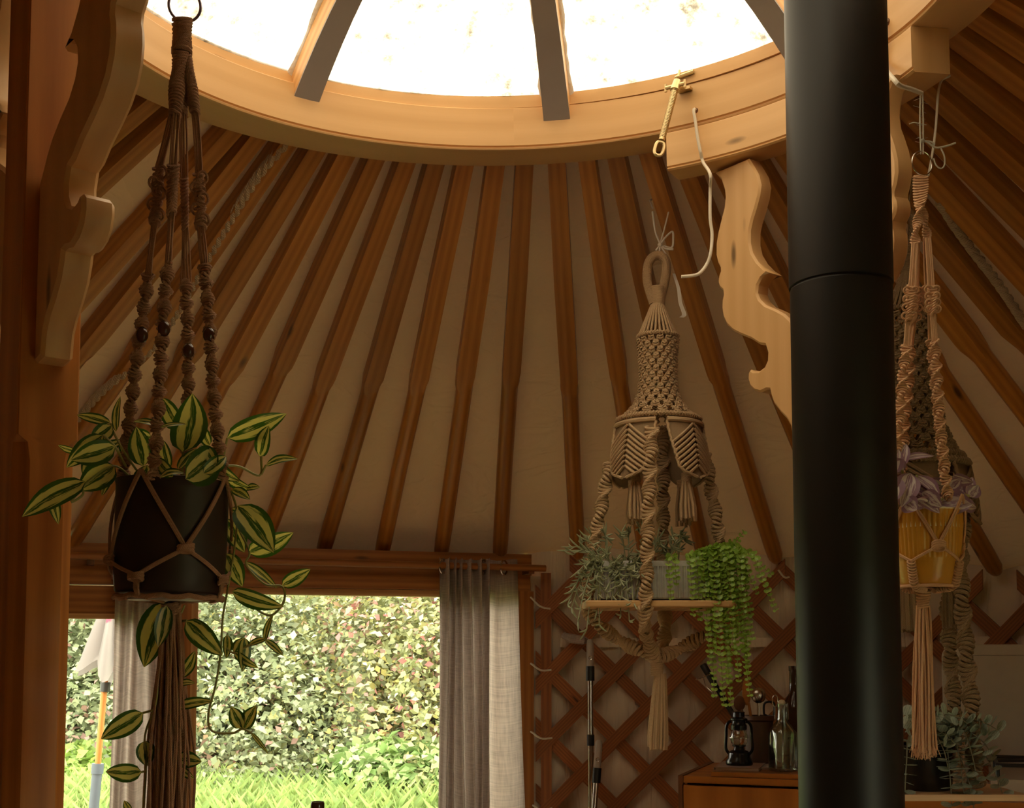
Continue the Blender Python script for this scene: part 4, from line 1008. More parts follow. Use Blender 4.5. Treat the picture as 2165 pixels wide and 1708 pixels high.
# ================================================================== RIGHT HANGER (peach cotton, mustard pot)
YR = 2.10; mR = mpp(YR)
def r_(px, py, dy=0.0): return at(px, py, YR+dy)
hr = thing('macrame_hanger', 'peach cotton macrame plant hanger holding the ribbed mustard pot', 'plant hanger', r_(1947, 380))
g = G(); ct = r_(1949, 345); g.tube([ct+V((.0196*math.cos(a), .006*math.cos(a), .0215*math.sin(a))) for a in [2*PI*k/30 for k in range(30)]], .0011, 6, closed=True); part('metal_ring', g, STEEL, hr, 'thin steel ring')
g = G(); ah = math.atan2(r_(1948, 198).x-RC.x, YR-RC.y)
hole = at(1877, 47, 2.0); rr_ = ((hole-RC)-RN*(hole-RC).dot(RN)).length
for s in (-.002, .002): g.tube(spline([r_(1948, 198)+V((s, 0, 0)), r_(1948, 260)+V((s*1.4, 0, 0)), r_(1949, 326)+V((s, 0, 0))]), .0013, 6)
g.tube(spline([r_(1951, 297), r_(1962, 302), r_(1978, 312), r_(2000, 309), r_(2020, 302)]), .0017, 6); g.tube(spline([r_(1988, 312), r_(1996, 330), r_(1996, 350), r_(1988, 356), r_(1978, 348), r_(1974, 335)]), .0014, 6)
g.tube(spline([r_(1922, 262), r_(1932, 259), r_(1946, 262), r_(1958, 264)]), .0008, 5); g.tube(spline([r_(1976, 306), r_(1968, 300), r_(1952, 298)]), .0016, 6); g.ball(r_(1950, 298), .004)
for k in range(26):
    p = r_(1948+rnd(-3, 3), rnd(205, 330)); g.tube([p, p+V((rnd(-.012, .012), rnd(-.006, .006), rnd(-.006, .006)))], .00025, 3)
part('tied_twine', g, TWINE, hr, 'hairy pale twine knot')
g = G(); sinnet(g, spline([r_(1946, 374), r_(1946, 400), r_(1945, 430)]), .0046, .0122, .0034, .0019, 6); sinnet(g, spline([r_(1945, 430), r_(1941, 460), r_(1937, 485), r_(1934, 512)]), .0042, .0078, .0030, .0018, 22, ph=.4); sinnet(g, spline([r_(1948, 430, .004), r_(1953, 460, .006), r_(1957, 480, .008), r_(1961, 505, .01)]), .0042, .0070, .0028, .0018, 24, ph=1.3); part('top_braid', g, PEACHROPE, hr)
pcx = 1950
RS = [dict(c=[(1934, 513), (1928, 606)], k=[(1926, 606), (1921, 678)], c2=[(1920, 680), (1916, 733)], s=[(1916, 733), (1908, 800), (1903, 860), (1897, 930), (1895, 1000), (1892, 1060)], dy=-.03),
      dict(c=[(1961, 504), (1968, 605)], k=[(1970, 605), (1973, 662)], c2=[(1972, 664), (1976, 722)], s=[(1976, 722), (1981, 800), (1986, 880), (1994, 960), (2001, 1030), (2005, 1052)], dy=-.055),
      dict(c=[(1938, 513), (1936, 608)], k=[(1935, 608), (1932, 680)], c2=[(1930, 682), (1924, 735)], s=[(1924, 735), (1922, 800), (1916, 860), (1910, 930), (1905, 1000), (1900, 1060)], dy=.05),
      dict(c=[(1958, 504), (1962, 605)], k=[(1964, 605), (1968, 660)], c2=[(1967, 662), (1968, 722)], s=[(1968, 722), (1975, 800), (1984, 880), (1992, 960), (1998, 1020), (2000, 1060)], dy=.052)]
for k, S in enumerate(RS):
    g = G(); dy = S['dy']
    cords(g, r_(*S['c'][0], dy*.1), r_(*S['c'][1], dy*.25), 4, .0017, (.0055, .0062), .0005); cords(g, r_(*S['c2'][0], dy*.4), r_(*S['c2'][1], dy*.45), 4, .0017, (.005, .005), .0004)
    sinnet(g, [r_(*S['k'][0], dy*.25), r_(*S['k'][1], dy*.4)], .0058, .0072, .0045, .0022, 12)
    for j in range(4):
        p = r_(*S['k'][0], dy*.25-.004).lerp(r_(*S['k'][1], dy*.4-.004), (j+.4)/4)
        for sg in (-1, 1): g.tube([p+V((sg*(.007+.0058*math.cos(a)), -.002*math.sin(a), .0052*math.sin(a))) for a in [2*PI*i/12 for i in range(12)]], .0019, 5, closed=True)
    P = spline([r_(*p, dy*(.45+.55*i/5)) for i, p in enumerate(S['s'])]); sinnet(g, P, .0047, .0088, .0034, .0020, 34, ph=k*1.1, nseg=12); part('knotted_strand', g, PEACHROPE, hr)
RPy = .0605; PY = at(1962, 1237, YR); HPy = at(1962, 1082, YR).z-PY.z
def yp(r, a, z): return PY+V((r*math.sin(a), -r*math.cos(a), z))
py_ = thing('potted_spiderwort', 'lilac and white striped spiderwort in ribbed mustard pot', 'potted plant', PY)
g = G(); NR = 44; rows = []
for z, f, rib in ((0, .70, 0), (.003, .74, 0), (.02, .81, 0), (HPy*.34, .885, 0), (HPy*.36, .89, .2), (HPy*.42, .90, 1), (HPy*.92, .985, 1), (HPy*.95, .99, .2), (HPy, 1.0, 0)):
    rows.append([yp(RPy*f+rib*.0011*math.cos(NR*a), a, z) for a in [2*PI*k/(NR*6) for k in range(NR*6+1)]])
g.sheet(rows); part('pot', g, YELLOW, py_, smooth=60)
g = G(); g.lathe([(RPy*1.0, HPy-.001), (RPy*1.01, HPy+.0015), (RPy*.96, HPy+.002), (RPy*.95, HPy-.03), (.001, HPy-.03)], yp, 48); part('pot_rim', g, YELLOWRIM, py_, 'cream pot rim')
g = G(); g.lathe([(.001, .0), (RPy*.70, 0)], yp, 40); g.lathe([(.001, HPy-.018), (RPy*.95, HPy-.02)], yp, 24); part('soil', g, SOIL, py_)
TL = [(1908, 1000, 1872, 972, 34, -.04, -.05, .3), (1905, 985, 1916, 938, 22, -.03, -.03, .6), (1905, 972, 1974, 964, 16, -.03, -.02, .8), (1885, 1000, 1900, 950, 28, -.05, -.05, .2), (1925, 1000, 1905, 1072, 38, -.05, -.065, -.2), (1880, 1005, 1892, 1060, 40, -.05, -.07, .1),
      (1912, 1058, 1938, 1078, 30, -.06, -.072, -.3), (1930, 1040, 1986, 1085, 30, -.05, -.07, .4), (1938, 1005, 1985, 1048, 34, -.03, -.05, .7), (1932, 1028, 1978, 1060, 26, -.04, -.06, .6), (1950, 1040, 1990, 1072, 28, -.06, -.07, -.3), (1985, 1062, 2055, 1068, 46, -.02, -.05, .35),
      (2008, 1032, 2030, 1012, 24, -.02, -.03, .3), (2012, 1008, 2058, 1020, 22, -.01, -.02, -.6), (2050, 1050, 2068, 1026, 24, .0, .0, .2), (2045, 1045, 2055, 1008, 20, .01, .01, .4), (2030, 1066, 2064, 1074, 24, .0, .02, .3), (1960, 1020, 2010, 1040, 34, .0, -.01, -.6), (1940, 1050, 1925, 1010, 30, .0, .0, .3), (2000, 1050, 2040, 1030, 30, .02, .02, .3), (1960, 1066, 1935, 1056, 26, -.06, -.07, .5)]
for bx, by, tx_, ty_, w, d0, d1, ro in TL: part('leaf', blade(r_(bx, by, d0), r_(tx_, ty_, d1), w*1.35*mR, ro, .1, .25), TRAD, py_, smooth=80)
for S in ([(1950, 1100, 0), (1930, 1050, -.02), (1908, 1000, -.04), (1905, 972, -.03)], [(1960, 1100, 0), (1985, 1062, -.02), (2012, 1040, -.01), (2048, 1048, 0)], [(1940, 1100, 0), (1935, 1040, -.04), (1938, 1005, -.03)], [(1970, 1100, .01), (2000, 1050, .01), (2012, 1008, -.01)]):
    g = G(); g.tube(spline([r_(*p) for p in S], 6), .002, 6); part('stem', g, STEM, py_)
g = G()
def yc(g, a0, z0, a1, z1, n=2, r=.0018, sp=.0034):
    for k in range(n):
        o = (k-(n-1)/2)*sp
        g.tube([yp(lerpt((z0+(z1-z0)*i/8)/HPy, [(0, .73), (.2, .84), (.4, .91), (1, 1.0), (1.2, 1.02)])*RPy+.0035, rad(a0+(a1-a0)*i/8)+o/RPy, z0+(z1-z0)*i/8) for i in range(9)], r, 6)
yz = lambda py: (at(1962, py, YR)-PY).z
for k, a in enumerate((-46, 44, 134, 224)):
    for d in (-1, 1): yc(g, a, yz(1052), a+d*45, yz(1158))
    c = yp(RPy*.93+.004, rad(a+45), yz(1160))
    for j in range(3): g.tube([c+V((.010*math.cos(w)*math.cos(rad(a+45)), .010*math.cos(w)*math.sin(rad(a+45)), .0045*math.sin(w)+.004*(j-1))) +V((math.sin(rad(a+45)), -math.cos(rad(a+45)), 0))*.0035*math.sin(w+.6) for w in [2*PI*i/14 for i in range(14)]], .0022, 6, closed=True)
    for d in (-1, 1): yc(g, a+45, yz(1160), a+45+d*45, yz(1190))
    P = [yp(RPy*f+.003, rad(a), yz(y)) for f, y in ((.89, 1192), (.83, 1215), (.76, 1236), (.6, 1244), (.25, 1247))]
    sinnet(g, P, .0047, .0065, .004, .0018, 4)
g.tube([yp(RPy*.72+.002, 2*PI*k/40, yz(1240)) for k in range(40)], .0028, 7, closed=True)
part('rope_net', g, PEACHROPE, hr)
g = G(); rs2 = random.Random(5); tt0 = r_(1952, 1248)
sinnet(g, [tt0, r_(1950, 1285)], .005, .011, .009, .0023, 20)
for k in range(30):
    an = 2.4*k; rr = math.sqrt((k+.5)/30); o = V((math.cos(an)*rr, math.sin(an)*rr, 0)); e = rs2.uniform(1572, 1592); w = rs2.uniform(0, 6)
    P = [r_(1950+(1952-1950)*t, 1280+(e-1280)*t)+o*(.010+.012*t**.8)+V((.0015*math.sin(w+5*t), 0, 0)) for t in [i/9 for i in range(10)]]
    g.tube(P, .0021, 6)
    for j in range(4): g.tube([P[-1]+V((0, 0, .006)), P[-1]+V((rs2.uniform(-.007, .007), rs2.uniform(-.006, .006), -.012))], .0006, 3)
part('tassel', g, PEACHROPE, hr, 'long peach tassel with frayed ends')

# ================================================================== SECOND SHELF HANGER, BEHIND ON THE RIGHT
Y2 = 2.52; m2 = mpp(Y2)
def e_(px, py, dy=0.0): return at(px, py, Y2+dy)
x2 = e_(1922, 700).x; A2 = V((x2, Y2, 0)); ez_ = lambda py: at(1922, py, Y2).z
h2 = thing('macrame_hanger', 'dull tan macrame shelf hanger in shade behind the peach one', 'plant hanger', (x2, Y2, ez_(560)))
g = G(); g.tube(spline([e_(1916, 560), e_(1908, 510), e_(1906, 470), e_(1914, 448), e_(1924, 450), e_(1930, 475), e_(1926, 520), e_(1920, 560)], 6), .0095, 9); wrapcyl(g, e_(1918, 520), e_(1918, 580), .0125, .0115, .0022, 14); part('hanging_loop', g, DULLROPE, h2)
g = G(); hk2 = e_(1906, 392); g.tube([e_(1917, 448), e_(1906, 395)], .002, 5); g.tube([e_(1917, 448), e_(1930, 380)], .002, 5); g.tube(spline([e_(1906, 395), e_(1912, 372, .03), e_(1930, 380)]), .002, 5); part('tied_string', g, DULLROPE, h2)
g = G()
for k in range(26):
    a = 2*PI*k/26; g.tube([V((x2, Y2, ez_(578)))+V((math.sin(a)*.011, -math.cos(a)*.011, 0)), V((x2, Y2, ez_(654)))+V((math.sin(a)*.046, -math.cos(a)*.046, 0))], .0032, 6)
part('fan_of_cords', g, DULLROPE, h2)
for r_h, rc_h, n_h, y_h in ((.048, .0042, 44, 658), (.108, .006, 80, 985), (.098, .006, 80, 970)):
    g = G(); hoop(g, 0, r_h, rc_h, n_h, V((x2, Y2, ez_(y_h)))); part('hoop', g, DULLROPE, h2)
g = G(); P2 = [(0, .047), (.3, .046), (.6, .052), (.8, .062), (1, .088)]; za, zb2 = ez_(664), ez_(962)
sleeve(g, V((x2, Y2, 0)), lambda t: (lerpt(max(0, min(1, t)), P2), za+(zb2-za)*t), 20, 15, .0031); part('net_sleeve', g, DULLROPE, h2)
for k in range(4):
    a = rad(45+90*k+20); g = G(); panel(g, V((x2, Y2, 0)), a, .108, ez_(990), .12, .66, .0036); part('leaf_flap', g, DULLROPE, h2)
for px, dy, k in ((1918, -.07, 1), (2008, .03, 2)):
    g = G(); tassel(g, e_(px, 1165, dy), 12, .165, .011, .016, .0048, .03, .004, V((0, 0, 0)), k); part('tassel', g, DULLROPE, h2)
for S in ([(2040, 1060, -.03), (2030, 1180, -.04), (2033, 1260, -.05), (2040, 1350, -.05), (2048, 1440, -.06), (2056, 1520, -.06), (2064, 1655, -.06)], [(2000, 1060, .1), (2004, 1300, .10), (2012, 1420, .10), (2018, 1520, .10), (2024, 1660, .10)], [(1860, 1060, 0), (1845, 1300, 0), (1830, 1660, 0)]):
    g = G(); sinnet(g, spline([e_(*p) for p in S]), .0088, .0150, .0085, .0045, 28, 12, 6); part('knotted_rope', g, DULLROPE, h2)
zb3 = ez_(1672); xb0, xb1 = e_(1800, 1670).x, e_(2122, 1670).x
g = G(); g.box(((xb0+xb1)/2, Y2, zb3), (xb1-xb0, .24, .012)); part('shelf_board', g, BOARDW, h2)
# black pot with bail handle and eucalyptus
eb = V((e_(1945, 1660).x, Y2-.02, zb3+.0065)); eh = .085
ep = thing('potted_eucalyptus', 'dusty green eucalyptus in black bucket with arched handle, lower right', 'potted plant', eb)
fe = lambda r, a, z: eb+V((r*math.sin(a), -r*math.cos(a), z))
g = G(); g.lathe([(.001, 0), (.052, 0), (.055, .004), (.064, eh-.004), (.0675, eh), (.0675, eh+.004), (.062, eh+.004), (.055, .02), (.001, .02)], fe, 40); part('bucket', g, BLACKENAMEL, ep)
g = G(); g.tube([eb+V((.066*math.cos(a), -.01, eh-.008+.062*math.sin(a))) for a in [PI*k/20 for k in range(21)]], .0032, 7); part('handle', g, BLACK, ep, 'black arched handle')
g = G(); g.lathe([(.001, eh-.015), (.06, eh-.015)], fe, 24); part('soil', g, SOIL, ep)
q = G(); rows = [[V((0, 1, 0))]*11]
for rr in (.5, 1.0): rows.append([V((math.cos(2*PI*k/10)*rr, 1.0+math.sin(2*PI*k/10)*rr, .12*rr)) for k in range(11)])
q.sheet(rows, [[((p.x+1)/2, p.y/2) for p in r] for r in rows]); EUM = q.mesh('round_leaf', EUCA, smooth=80)
ev = [((1960, 1540), (2008, 1640)), ((1990, 1530), (2012, 1702)), ((2005, 1545), (2040, 1700)), ((2020, 1530), (2065, 1650)), ((1985, 1525), (2045, 1530)), ((2000, 1530), (2110, 1545)), ((2010, 1545), (2100, 1600)), ((2030, 1560), (2120, 1680)), ((1930, 1540), (1912, 1512)), ((1925, 1560), (1912, 1690)), ((1960, 1535), (1985, 1512)), ((2000, 1560), (2060, 1715)), ((1975, 1560), (2015, 1570)), ((2030, 1540), (2085, 1530))]
em = []
for k, (b, e) in enumerate(ev):
    p0 = eb+V((rs.uniform(-.03, .03), rs.uniform(-.04, .0), eh-.015)); p1 = e_(b[0], b[1]-8, -.07); p2 = e_((b[0]+e[0]*2)/3, (b[1]+e[1])/2-12, -.10); p3 = e_(*e, -.10)
    P = resample(spline([p0, p1, p2, p3], 8), .0165); q = G(); q.tube(P, .0012, 5); part('stem', q, STEMB, ep)
    for i in range(2, len(P)):
        d = (P[i]-P[i-1]).normalized()
        for s in (-1, 1):
            yv = (d.cross(V((0, -1, 0)))*s+V((rs.uniform(-.3, .3), rs.uniform(-.9, .3), rs.uniform(-.2, .3)))).normalized(); r0 = rs.uniform(.0085, .0125); zv = (d*-1+V((rs.uniform(-.4, .4), rs.uniform(-.5, .2), rs.uniform(0, .4)))); zv = (zv-yv*zv.dot(yv)).normalized(); xv = yv.cross(zv)
            em.append(Matrix(((xv.x*r0, yv.x*r0, zv.x*r0, P[i].x), (xv.y*r0, yv.y*r0, zv.y*r0, P[i].y), (xv.z*r0, yv.z*r0, zv.z*r0, P[i].z), (0, 0, 0, 1))))
copies('leaf', EUM, em[:295], ep)

# ================================================================== FITTINGS ON THE CROWN
# brass crank lever
def rg(px, py): # point on the inner face of the crown
    d = ray(px, py); lo_, hi_ = 1.2, 3.2
    for _ in range(50):
        m = (lo_+hi_)/2; p = CAM+d*(m/d.y); q = p-RC; q = q-RN*q.dot(RN)
        if q.length < RIN: lo_ = m
        else: hi_ = m
    return CAM+d*(m/d.y), (q.normalized())
pm, nm = rg(1450, 192)
lv = thing('skylight_crank', 'dull brass skylight lever with eye end on crown ring', 'window lever', pm)
tg = RN.cross(nm).normalized(); g = G(); 
if tg.x < 0: tg = -tg
g.box(pm-nm*.003, (.030, .026, .006), ex=tg, ez=RN, ey=nm); g.box(pm-nm*.010-tg*.004+RN*.004, (.012, .016, .012), ex=tg, ez=RN, ey=nm); part('mounting_plate', g, BRASS, lv)
hd = at(1429, 181, pm.y-.045); g = G(); g.tube([pm-nm*.012, hd], .005, 8)
g.tube([hd-tg*.024, hd+tg*.020], .0042, 8); g.tube([hd-tg*.024-RN*.008, hd-tg*.024+RN*.008], .003, 7); g.tube([hd+tg*.020-RN*.008, hd+tg*.020+RN*.008], .003, 7)
tipv = at(1398, 297, pm.y-.07); ax = (tipv-hd).normalized()
g.tube([hd-ax*.012, hd+ax*.012], [.008, .0105], 12); part('lever_head', g, BRASS, lv)
g = G(); g.tube([hd-ax*.022, hd-ax*.034+RN*.004], .003, 7); g.tube([pm+RN*.030-tg*.02-nm*.008, pm+RN*.034+tg*.022-nm*.008], .0042, 8); part('latch_bar', g, BRASS, lv)
g = G(); g.tube([hd+ax*.008, tipv], .0066, 12)
Lx = (tipv-hd).length; e1 = ax.orthogonal().normalized(); e2 = ax.cross(e1); nt = 34
for i in range(nt): p = hd+ax*(.012+(Lx-.016)*i/nt); g.tube([p+(e1*math.cos(a)+e2*math.sin(a))*.0067 for a in [2*PI*k/10 for k in range(10)]], .0009, 4, closed=True)
part('threaded_rod', g, BRASS, lv)
g = G(); c0 = tipv+ax*.020; sdv = ax.cross(V((0, 1, 0))).normalized()
g.tube([c0+ax*(.016*math.copysign(abs(math.cos(a))**.7, math.cos(a)))+sdv*(.0092*math.copysign(abs(math.sin(a))**.7, math.sin(a))) for a in [2*PI*k/24 for k in range(24)]], .0036, 7, closed=True); part('lever_eye', g, BRASS, lv)
# cord from the hole in the ring
ph1, n1_ = rg(1470, 234)
g = G(); cp = [ph1+n1_*.02, ph1-n1_*.008, rg(1475, 262)[0]-n1_*.012, rg(1481, 295)[0]-n1_*.016, rg(1487, 325)[0]-n1_*.016, rg(1491, 346)[0]-n1_*.012, at(1501, 368, 2.44), at(1501, 400, 2.46), at(1501, 460, 2.46), at(1505, 495, 2.46), at(1502, 535, 2.45), at(1493, 560, 2.45), at(1478, 578, 2.44), at(1462, 583, 2.44), at(1440, 585, 2.44)]
g.tube(spline(cp), .0034, 8); solo('white_cable', g, CORDW, 'off-white cord from a hole in the crown beside the brass lever', 'cable')
g = G(); g.tube([ph1+n1_*.003, ph1-n1_*.0006], .0062, 14); part('cord_hole', g, DARKW, crown)
ph2, n2_ = rg(1876, 47)
g = G(); cp = [ph2+n2_*.02, ph2-n2_*.006, rg(1879, 85)[0]-n2_*.010, rg(1882, 140)[0]-n2_*.012, at(1893, 172, 2.03), at(1905, 182, 2.05), at(1925, 188, 2.08), r_(1948, 197)]
g.tube(spline(cp), .0042, 8); solo('white_cable', g, CORDW, 'off-white cord looped under the crown that carries the peach hanger', 'cable')
g = G(); g.tube([ph2+n2_*.003, ph2-n2_*.0006], .007, 14); part('cord_hole', g, DARKW, crown)
# thin cord hanging behind the ring
g = G(); g.tube(spline([at(1962, 372, 2.16), at(1970, 330, 2.16), at(1978, 270, 2.16), at(1986, 180, 2.17), at(2008, 160, 2.18)]), .0022, 6); solo('thin_cord', g, CORDW, 'thin grey cord hanging behind the steel ring of peach hanger', 'cable')
# braided rope under the roof canvas, left
def roofp(px, py, lift=.040):
    d = ray(px, py); lo_, hi_ = 1.0, 4.3
    for _ in range(40):
        m = (lo_+hi_)/2; p = CAM+d*(m/d.y); q = V((p.x-RC.x, p.y-RC.y, 0)); a = math.degrees(math.atan2(q.x, q.y)); T = ringp(.812, rad(a), .034); B = wallp(rad(a), zwall(a)+.012, RW-.005)
        t = (q.length-.812)/(RW-.817); zr_ = T.z+(B.z-T.z)*t+.02-lift
        if p.z < zr_: lo_ = m
        else: hi_ = m
    return CAM+d*(m/d.y)
for name, P0, lab in (('braided_rope', [(606, 300), (545, 372), (488, 462), (430, 560), (385, 640), (335, 720), (285, 770), (238, 808), (205, 838), (165, 885)], 'white braided rope tucked between the roof poles above the left plant'),
                      ('braided_rope', [(1985, 425), (2020, 480), (2060, 535), (2110, 600), (2170, 690)], 'white braided rope in shade between the roof poles at far right')):
    P = resample(spline([roofp(*p) for p in P0]), .011); g = G()
    for k in range(3):
        g.tube([p+V((.0062*math.cos(i*.9+k*2.09), 0, .0062*math.sin(i*.9+k*2.09))) for i, p in enumerate(P)], .0062, 6)
    solo(name, g, WHITEROPE, lab, 'rope', 'ropes under the roof')

# ================================================================== KITCHEN CORNER
psi = rad(20); fx = V((math.cos(psi), -math.sin(psi), 0)); fd = V((math.sin(psi), math.cos(psi), 0))   # along the front, and away from the camera
K0 = at(1437, 1640, 3.40); ztk = K0.z; K0 = V((K0.x, K0.y, 0)); CW_, CD_ = .60, .44
def kp(s, d, z): return K0+fx*s+fd*d+UP*z
def kbox(g, s0, s1, d0, d1, z0, z1): g.box(kp((s0+s1)/2, (d0+d1)/2, (z0+z1)/2), (s1-s0, d1-d0, z1-z0), ex=fx, ey=fd)
cab = thing('cabinet', 'orange wood cabinet with plain door, under the lantern and bottles', 'cabinet', kp(CW_/2, CD_/2, 0))
g = G(); kbox(g, 0, .018, .012, CD_, .0, ztk-.018); kbox(g, CW_-.018, CW_, .012, CD_, 0, ztk-.018); kbox(g, .018, CW_-.018, CD_-.012, CD_, .0, ztk-.018); kbox(g, .018, CW_-.018, .012, CD_-.012, .06, .078); part('carcass', g, CABW, cab)
g = G(); kbox(g, 0, CW_, 0, CD_, ztk-.018, ztk); part('cabinet_top', g, CABW, cab)
g = G(); kbox(g, -.004, .010, -.004, CD_, ztk-.022, ztk+.002); kbox(g, -.004, .008, -.004, .012, .0, ztk-.022); part('edge_strip', g, DARKW, cab)
g = G()
kbox(g, .012, CW_-.003, -.012, .010, .07, ztk-.024); dr = part('cabinet_door', g, CABW, cab)
g = G(); kbox(g, CW_-.06, CW_-.045, -.03, -.012, .5, .62); part('handle', g, BRASS, dr)
def tray():
    g = G(); kbox(g, .085, CW_-.0, .006, .30, ztk+.001, ztk+.013); return solo('wooden_board', g, BOARDW if False else CABW, 'flat brown wooden board lying on the orange cabinet under lantern', 'board')
tray(); zt = ztk+.0135
def onk(px, d):   # station along the front for a photo column at depth d behind the front edge
    lo_, hi_ = -.2, 1.6
    for _ in range(40):
        m = (lo_+hi_)/2; p = kp(m, d, ztk)-CAM; 
        w = V((0, math.cos(PITCH), math.sin(PITCH))); X = CXP+FPX*p.x/p.dot(w)
        if X < px: lo_ = m
        else: hi_ = m
    return m
# notebooks
def book(name, s0, s1, d0, d1, z0, h, lab, rot=0.0, col=BOOKC):
    c = kp((s0+s1)/2, (d0+d1)/2, 0); e = (fx*math.cos(rot)+fd*math.sin(rot)); f = V((-e.y, e.x, 0)); w, dd = s1-s0, d1-d0
    t = thing('notebook', lab, 'notebook', V((c.x, c.y, z0)))
    g = G(); g.box(V((c.x, c.y, z0+.001)), (w, dd, .002), ex=e); g.box(V((c.x, c.y, z0+h-.001)), (w, dd, .002), ex=e); g.box(V((c.x, c.y, z0+h/2))-e*(w/2-.001), (.002, dd, h-.004), ex=e); part('cover', g, col, t)
    g = G(); g.box(V((c.x, c.y, z0+h/2))+e*.001, (w-.006, dd-.008, h-.0042), ex=e); part('pages', g, PAPER, t)
sL, sR = onk(1507, .05), onk(1602, .05)
book('notebook', sL, sR, .04, .24, zt, .010, 'tan notebook lying under the lantern on wooden board', .05)
book('notebook', onk(1600, .10), onk(1625, .10)+.03, .11, .24, zt+.0002, .007, 'thin notebook with pale page edges between lantern and bottle', -.1, PAPER)
# lantern
zl_ = zt+.0103; sl = onk(1563, .12); lc = kp(sl, .12, zl_); fl_ = lambda r, a, z: lc+V((r*math.sin(a), -r*math.cos(a), z)); K_ = .150
ln = thing('oil_lantern', 'small black oil lantern with glass chimney standing on notebook', 'lantern', lc)
g = G(); g.lathe([(.001, 0), (.036, 0), (.0375, .004), (.037, .012), (.031, .020), (.0295, .034), (.024, .039), (.016, .042), (.014, .050), (.019, .052), (.019, .055), (.001, .055)], fl_, 36); part('fuel_tank', g, BLACKENAMEL, ln)
g = G(); g.lathe([(.017, .055), (.0235, .066), (.0250, .076), (.022, .088), (.017, .098)], fl_, 32); part('glass_chimney', g, LAMPG, ln)
g = G(); g.lathe([(.020, .097), (.0225, .098), (.0225, .110), (.019, .114), (.0185, .122), (.0245, .125), (.0245, .129), (.017, .133), (.016, .145), (.018, .147), (.001, .150)], fl_, 32); part('cap', g, BLACKENAMEL, ln)
for sg in (-1, 1):
    g = G(); g.tube(spline([lc+fx*sg*.028+UP*.030, lc+fx*sg*.037+UP*.045, lc+fx*sg*.036+UP*.075, lc+fx*sg*.0345+UP*.105, lc+fx*sg*.028+UP*.118, lc+fx*sg*.02+UP*.12]), .0042, 8); part('side_tube', g, BLACKENAMEL, ln)
g = G()
for a in range(4): g.tube([fl_(.0265, rad(45+90*a), .058), fl_(.0275, rad(45+90*a), .076), fl_(.0235, rad(45+90*a), .096)], .0009, 5)
g.tube([fl_(.0277, 2*PI*k/24, .076) for k in range(24)], .0009, 5, closed=True); part('guard_wire', g, STEEL, ln)
# crock with kitchen tools
sk = onk(1606, .25); kc = kp(sk, .25, zt); fk = lambda r, a, z: kc+V((r*math.sin(a), -r*math.cos(a), z))
uc = thing('utensil_crock', 'brown crock of kitchen utensils behind lantern and bottle', 'utensil pot', kc)
g = G(); g.lathe([(.001, 0), (.040, 0), (.042, .006), (.041, .02), (.040, .125), (.0445, .130), (.0445, .142), (.038, .142), (.037, .02), (.001, .02)], fk, 36); part('crock', g, TERRA, uc)
def spoon(name, px, py, mat, rx, rz, flat, lab):
    tip_ = at(px, py, kc.y); b = kc+V(((tip_.x-kc.x)*.2, 0, .03)); d = (tip_-b).normalized()
    t = thing(name, lab, 'kitchen tool', b); g = G(); g.tube([b, tip_-d*rz*.8], .0042, 7); g.ball(tip_, rx, flat, rz, 14, 9); part('spoon', g, mat, t)
spoon('wooden_spoon', 1563, 1487, DARKW, .017, .022, .006, 'round dark wooden spoon standing in the brown crock, above lantern')
spoon('spatula', 1578, 1462, CABW, .013, .040, .005, 'tall wooden spatula standing in the brown crock below the vine')
spoon('ladle', 1603, 1470, STEEL, .022, .023, .014, 'steel ladle with bright bowl standing in the brown crock')
g = G(); ms = at(1628, 1487, kc.y); g.tube(spline([kc+V((.01, .0, .03)), kc+V((.022, 0, .13)), ms+V((-.018, 0, -.03)), ms+V((-.018, 0, -.005)), ms+V((-.01, 0, .004)), ms+V((.006, 0, .004)), ms+V((.012, 0, -.006)), ms+V((.01, 0, -.04))]), .0032, 7); solo('masher', g, BLACK, 'black wire masher handle standing in the brown crock beside bottle', 'kitchen tool')
# clear swing-top bottle and dark bottle
sb = onk(1655, .10); bc_ = kp(sb, .10, zt); fb = lambda r, a, z: bc_+V((r*math.sin(a), -r*math.cos(a), z))
def sq(r, a, z):   # rounded square body low down, round neck above
    k = 1 if z > .112 else .0
    m = max(abs(math.sin(a-psi)), abs(math.cos(a-psi))); f = k+(1-k)*min(1.16, (1/m))*.93
    return bc_+V((r*f*math.sin(a), -r*f*math.cos(a), z))
bt = thing('glass_bottle', 'clear square glass bottle with wire swing top on the cabinet', 'bottle', bc_)
g = G(); g.lathe([(.001, .0), (.034, 0), (.036, .003), (.036, .104), (.033, .113), (.026, .124), (.017, .133), (.014, .142), (.0125, .172), (.0145, .174), (.0145, .182), (.0115, .182), (.0105, .142), (.015, .131), (.030, .111), (.0335, .10), (.0335, .008), (.001, .006)], sq, 40); part('bottle_body', g, CLEARG, bt, smooth=60)
g = G(); g.ball(bc_+UP*.186, .010, .010, .008); part('stopper', g, YELLOWRIM, bt, 'pale stopper')
g = G(); lp0 = bc_+fx*-.018+UP*.19
g.tube([lp0+V((.009*math.cos(a), .003*math.cos(a), .016*math.sin(a))) for a in [2*PI*k/18 for k in range(18)]], .0016, 6, closed=True); g.tube([lp0-UP*.016, bc_-fx*.018+UP*.140], .0015, 6); g.tube([bc_+fx*.016+UP*.185, bc_+fx*.017+UP*.14], .0015, 6); part('wire_clasp', g, STEEL, bt)
db = kp(onk(1682, .2), .2, zt); fdk = lambda r, a, z: db+V((r*math.sin(a), -r*math.cos(a), z))
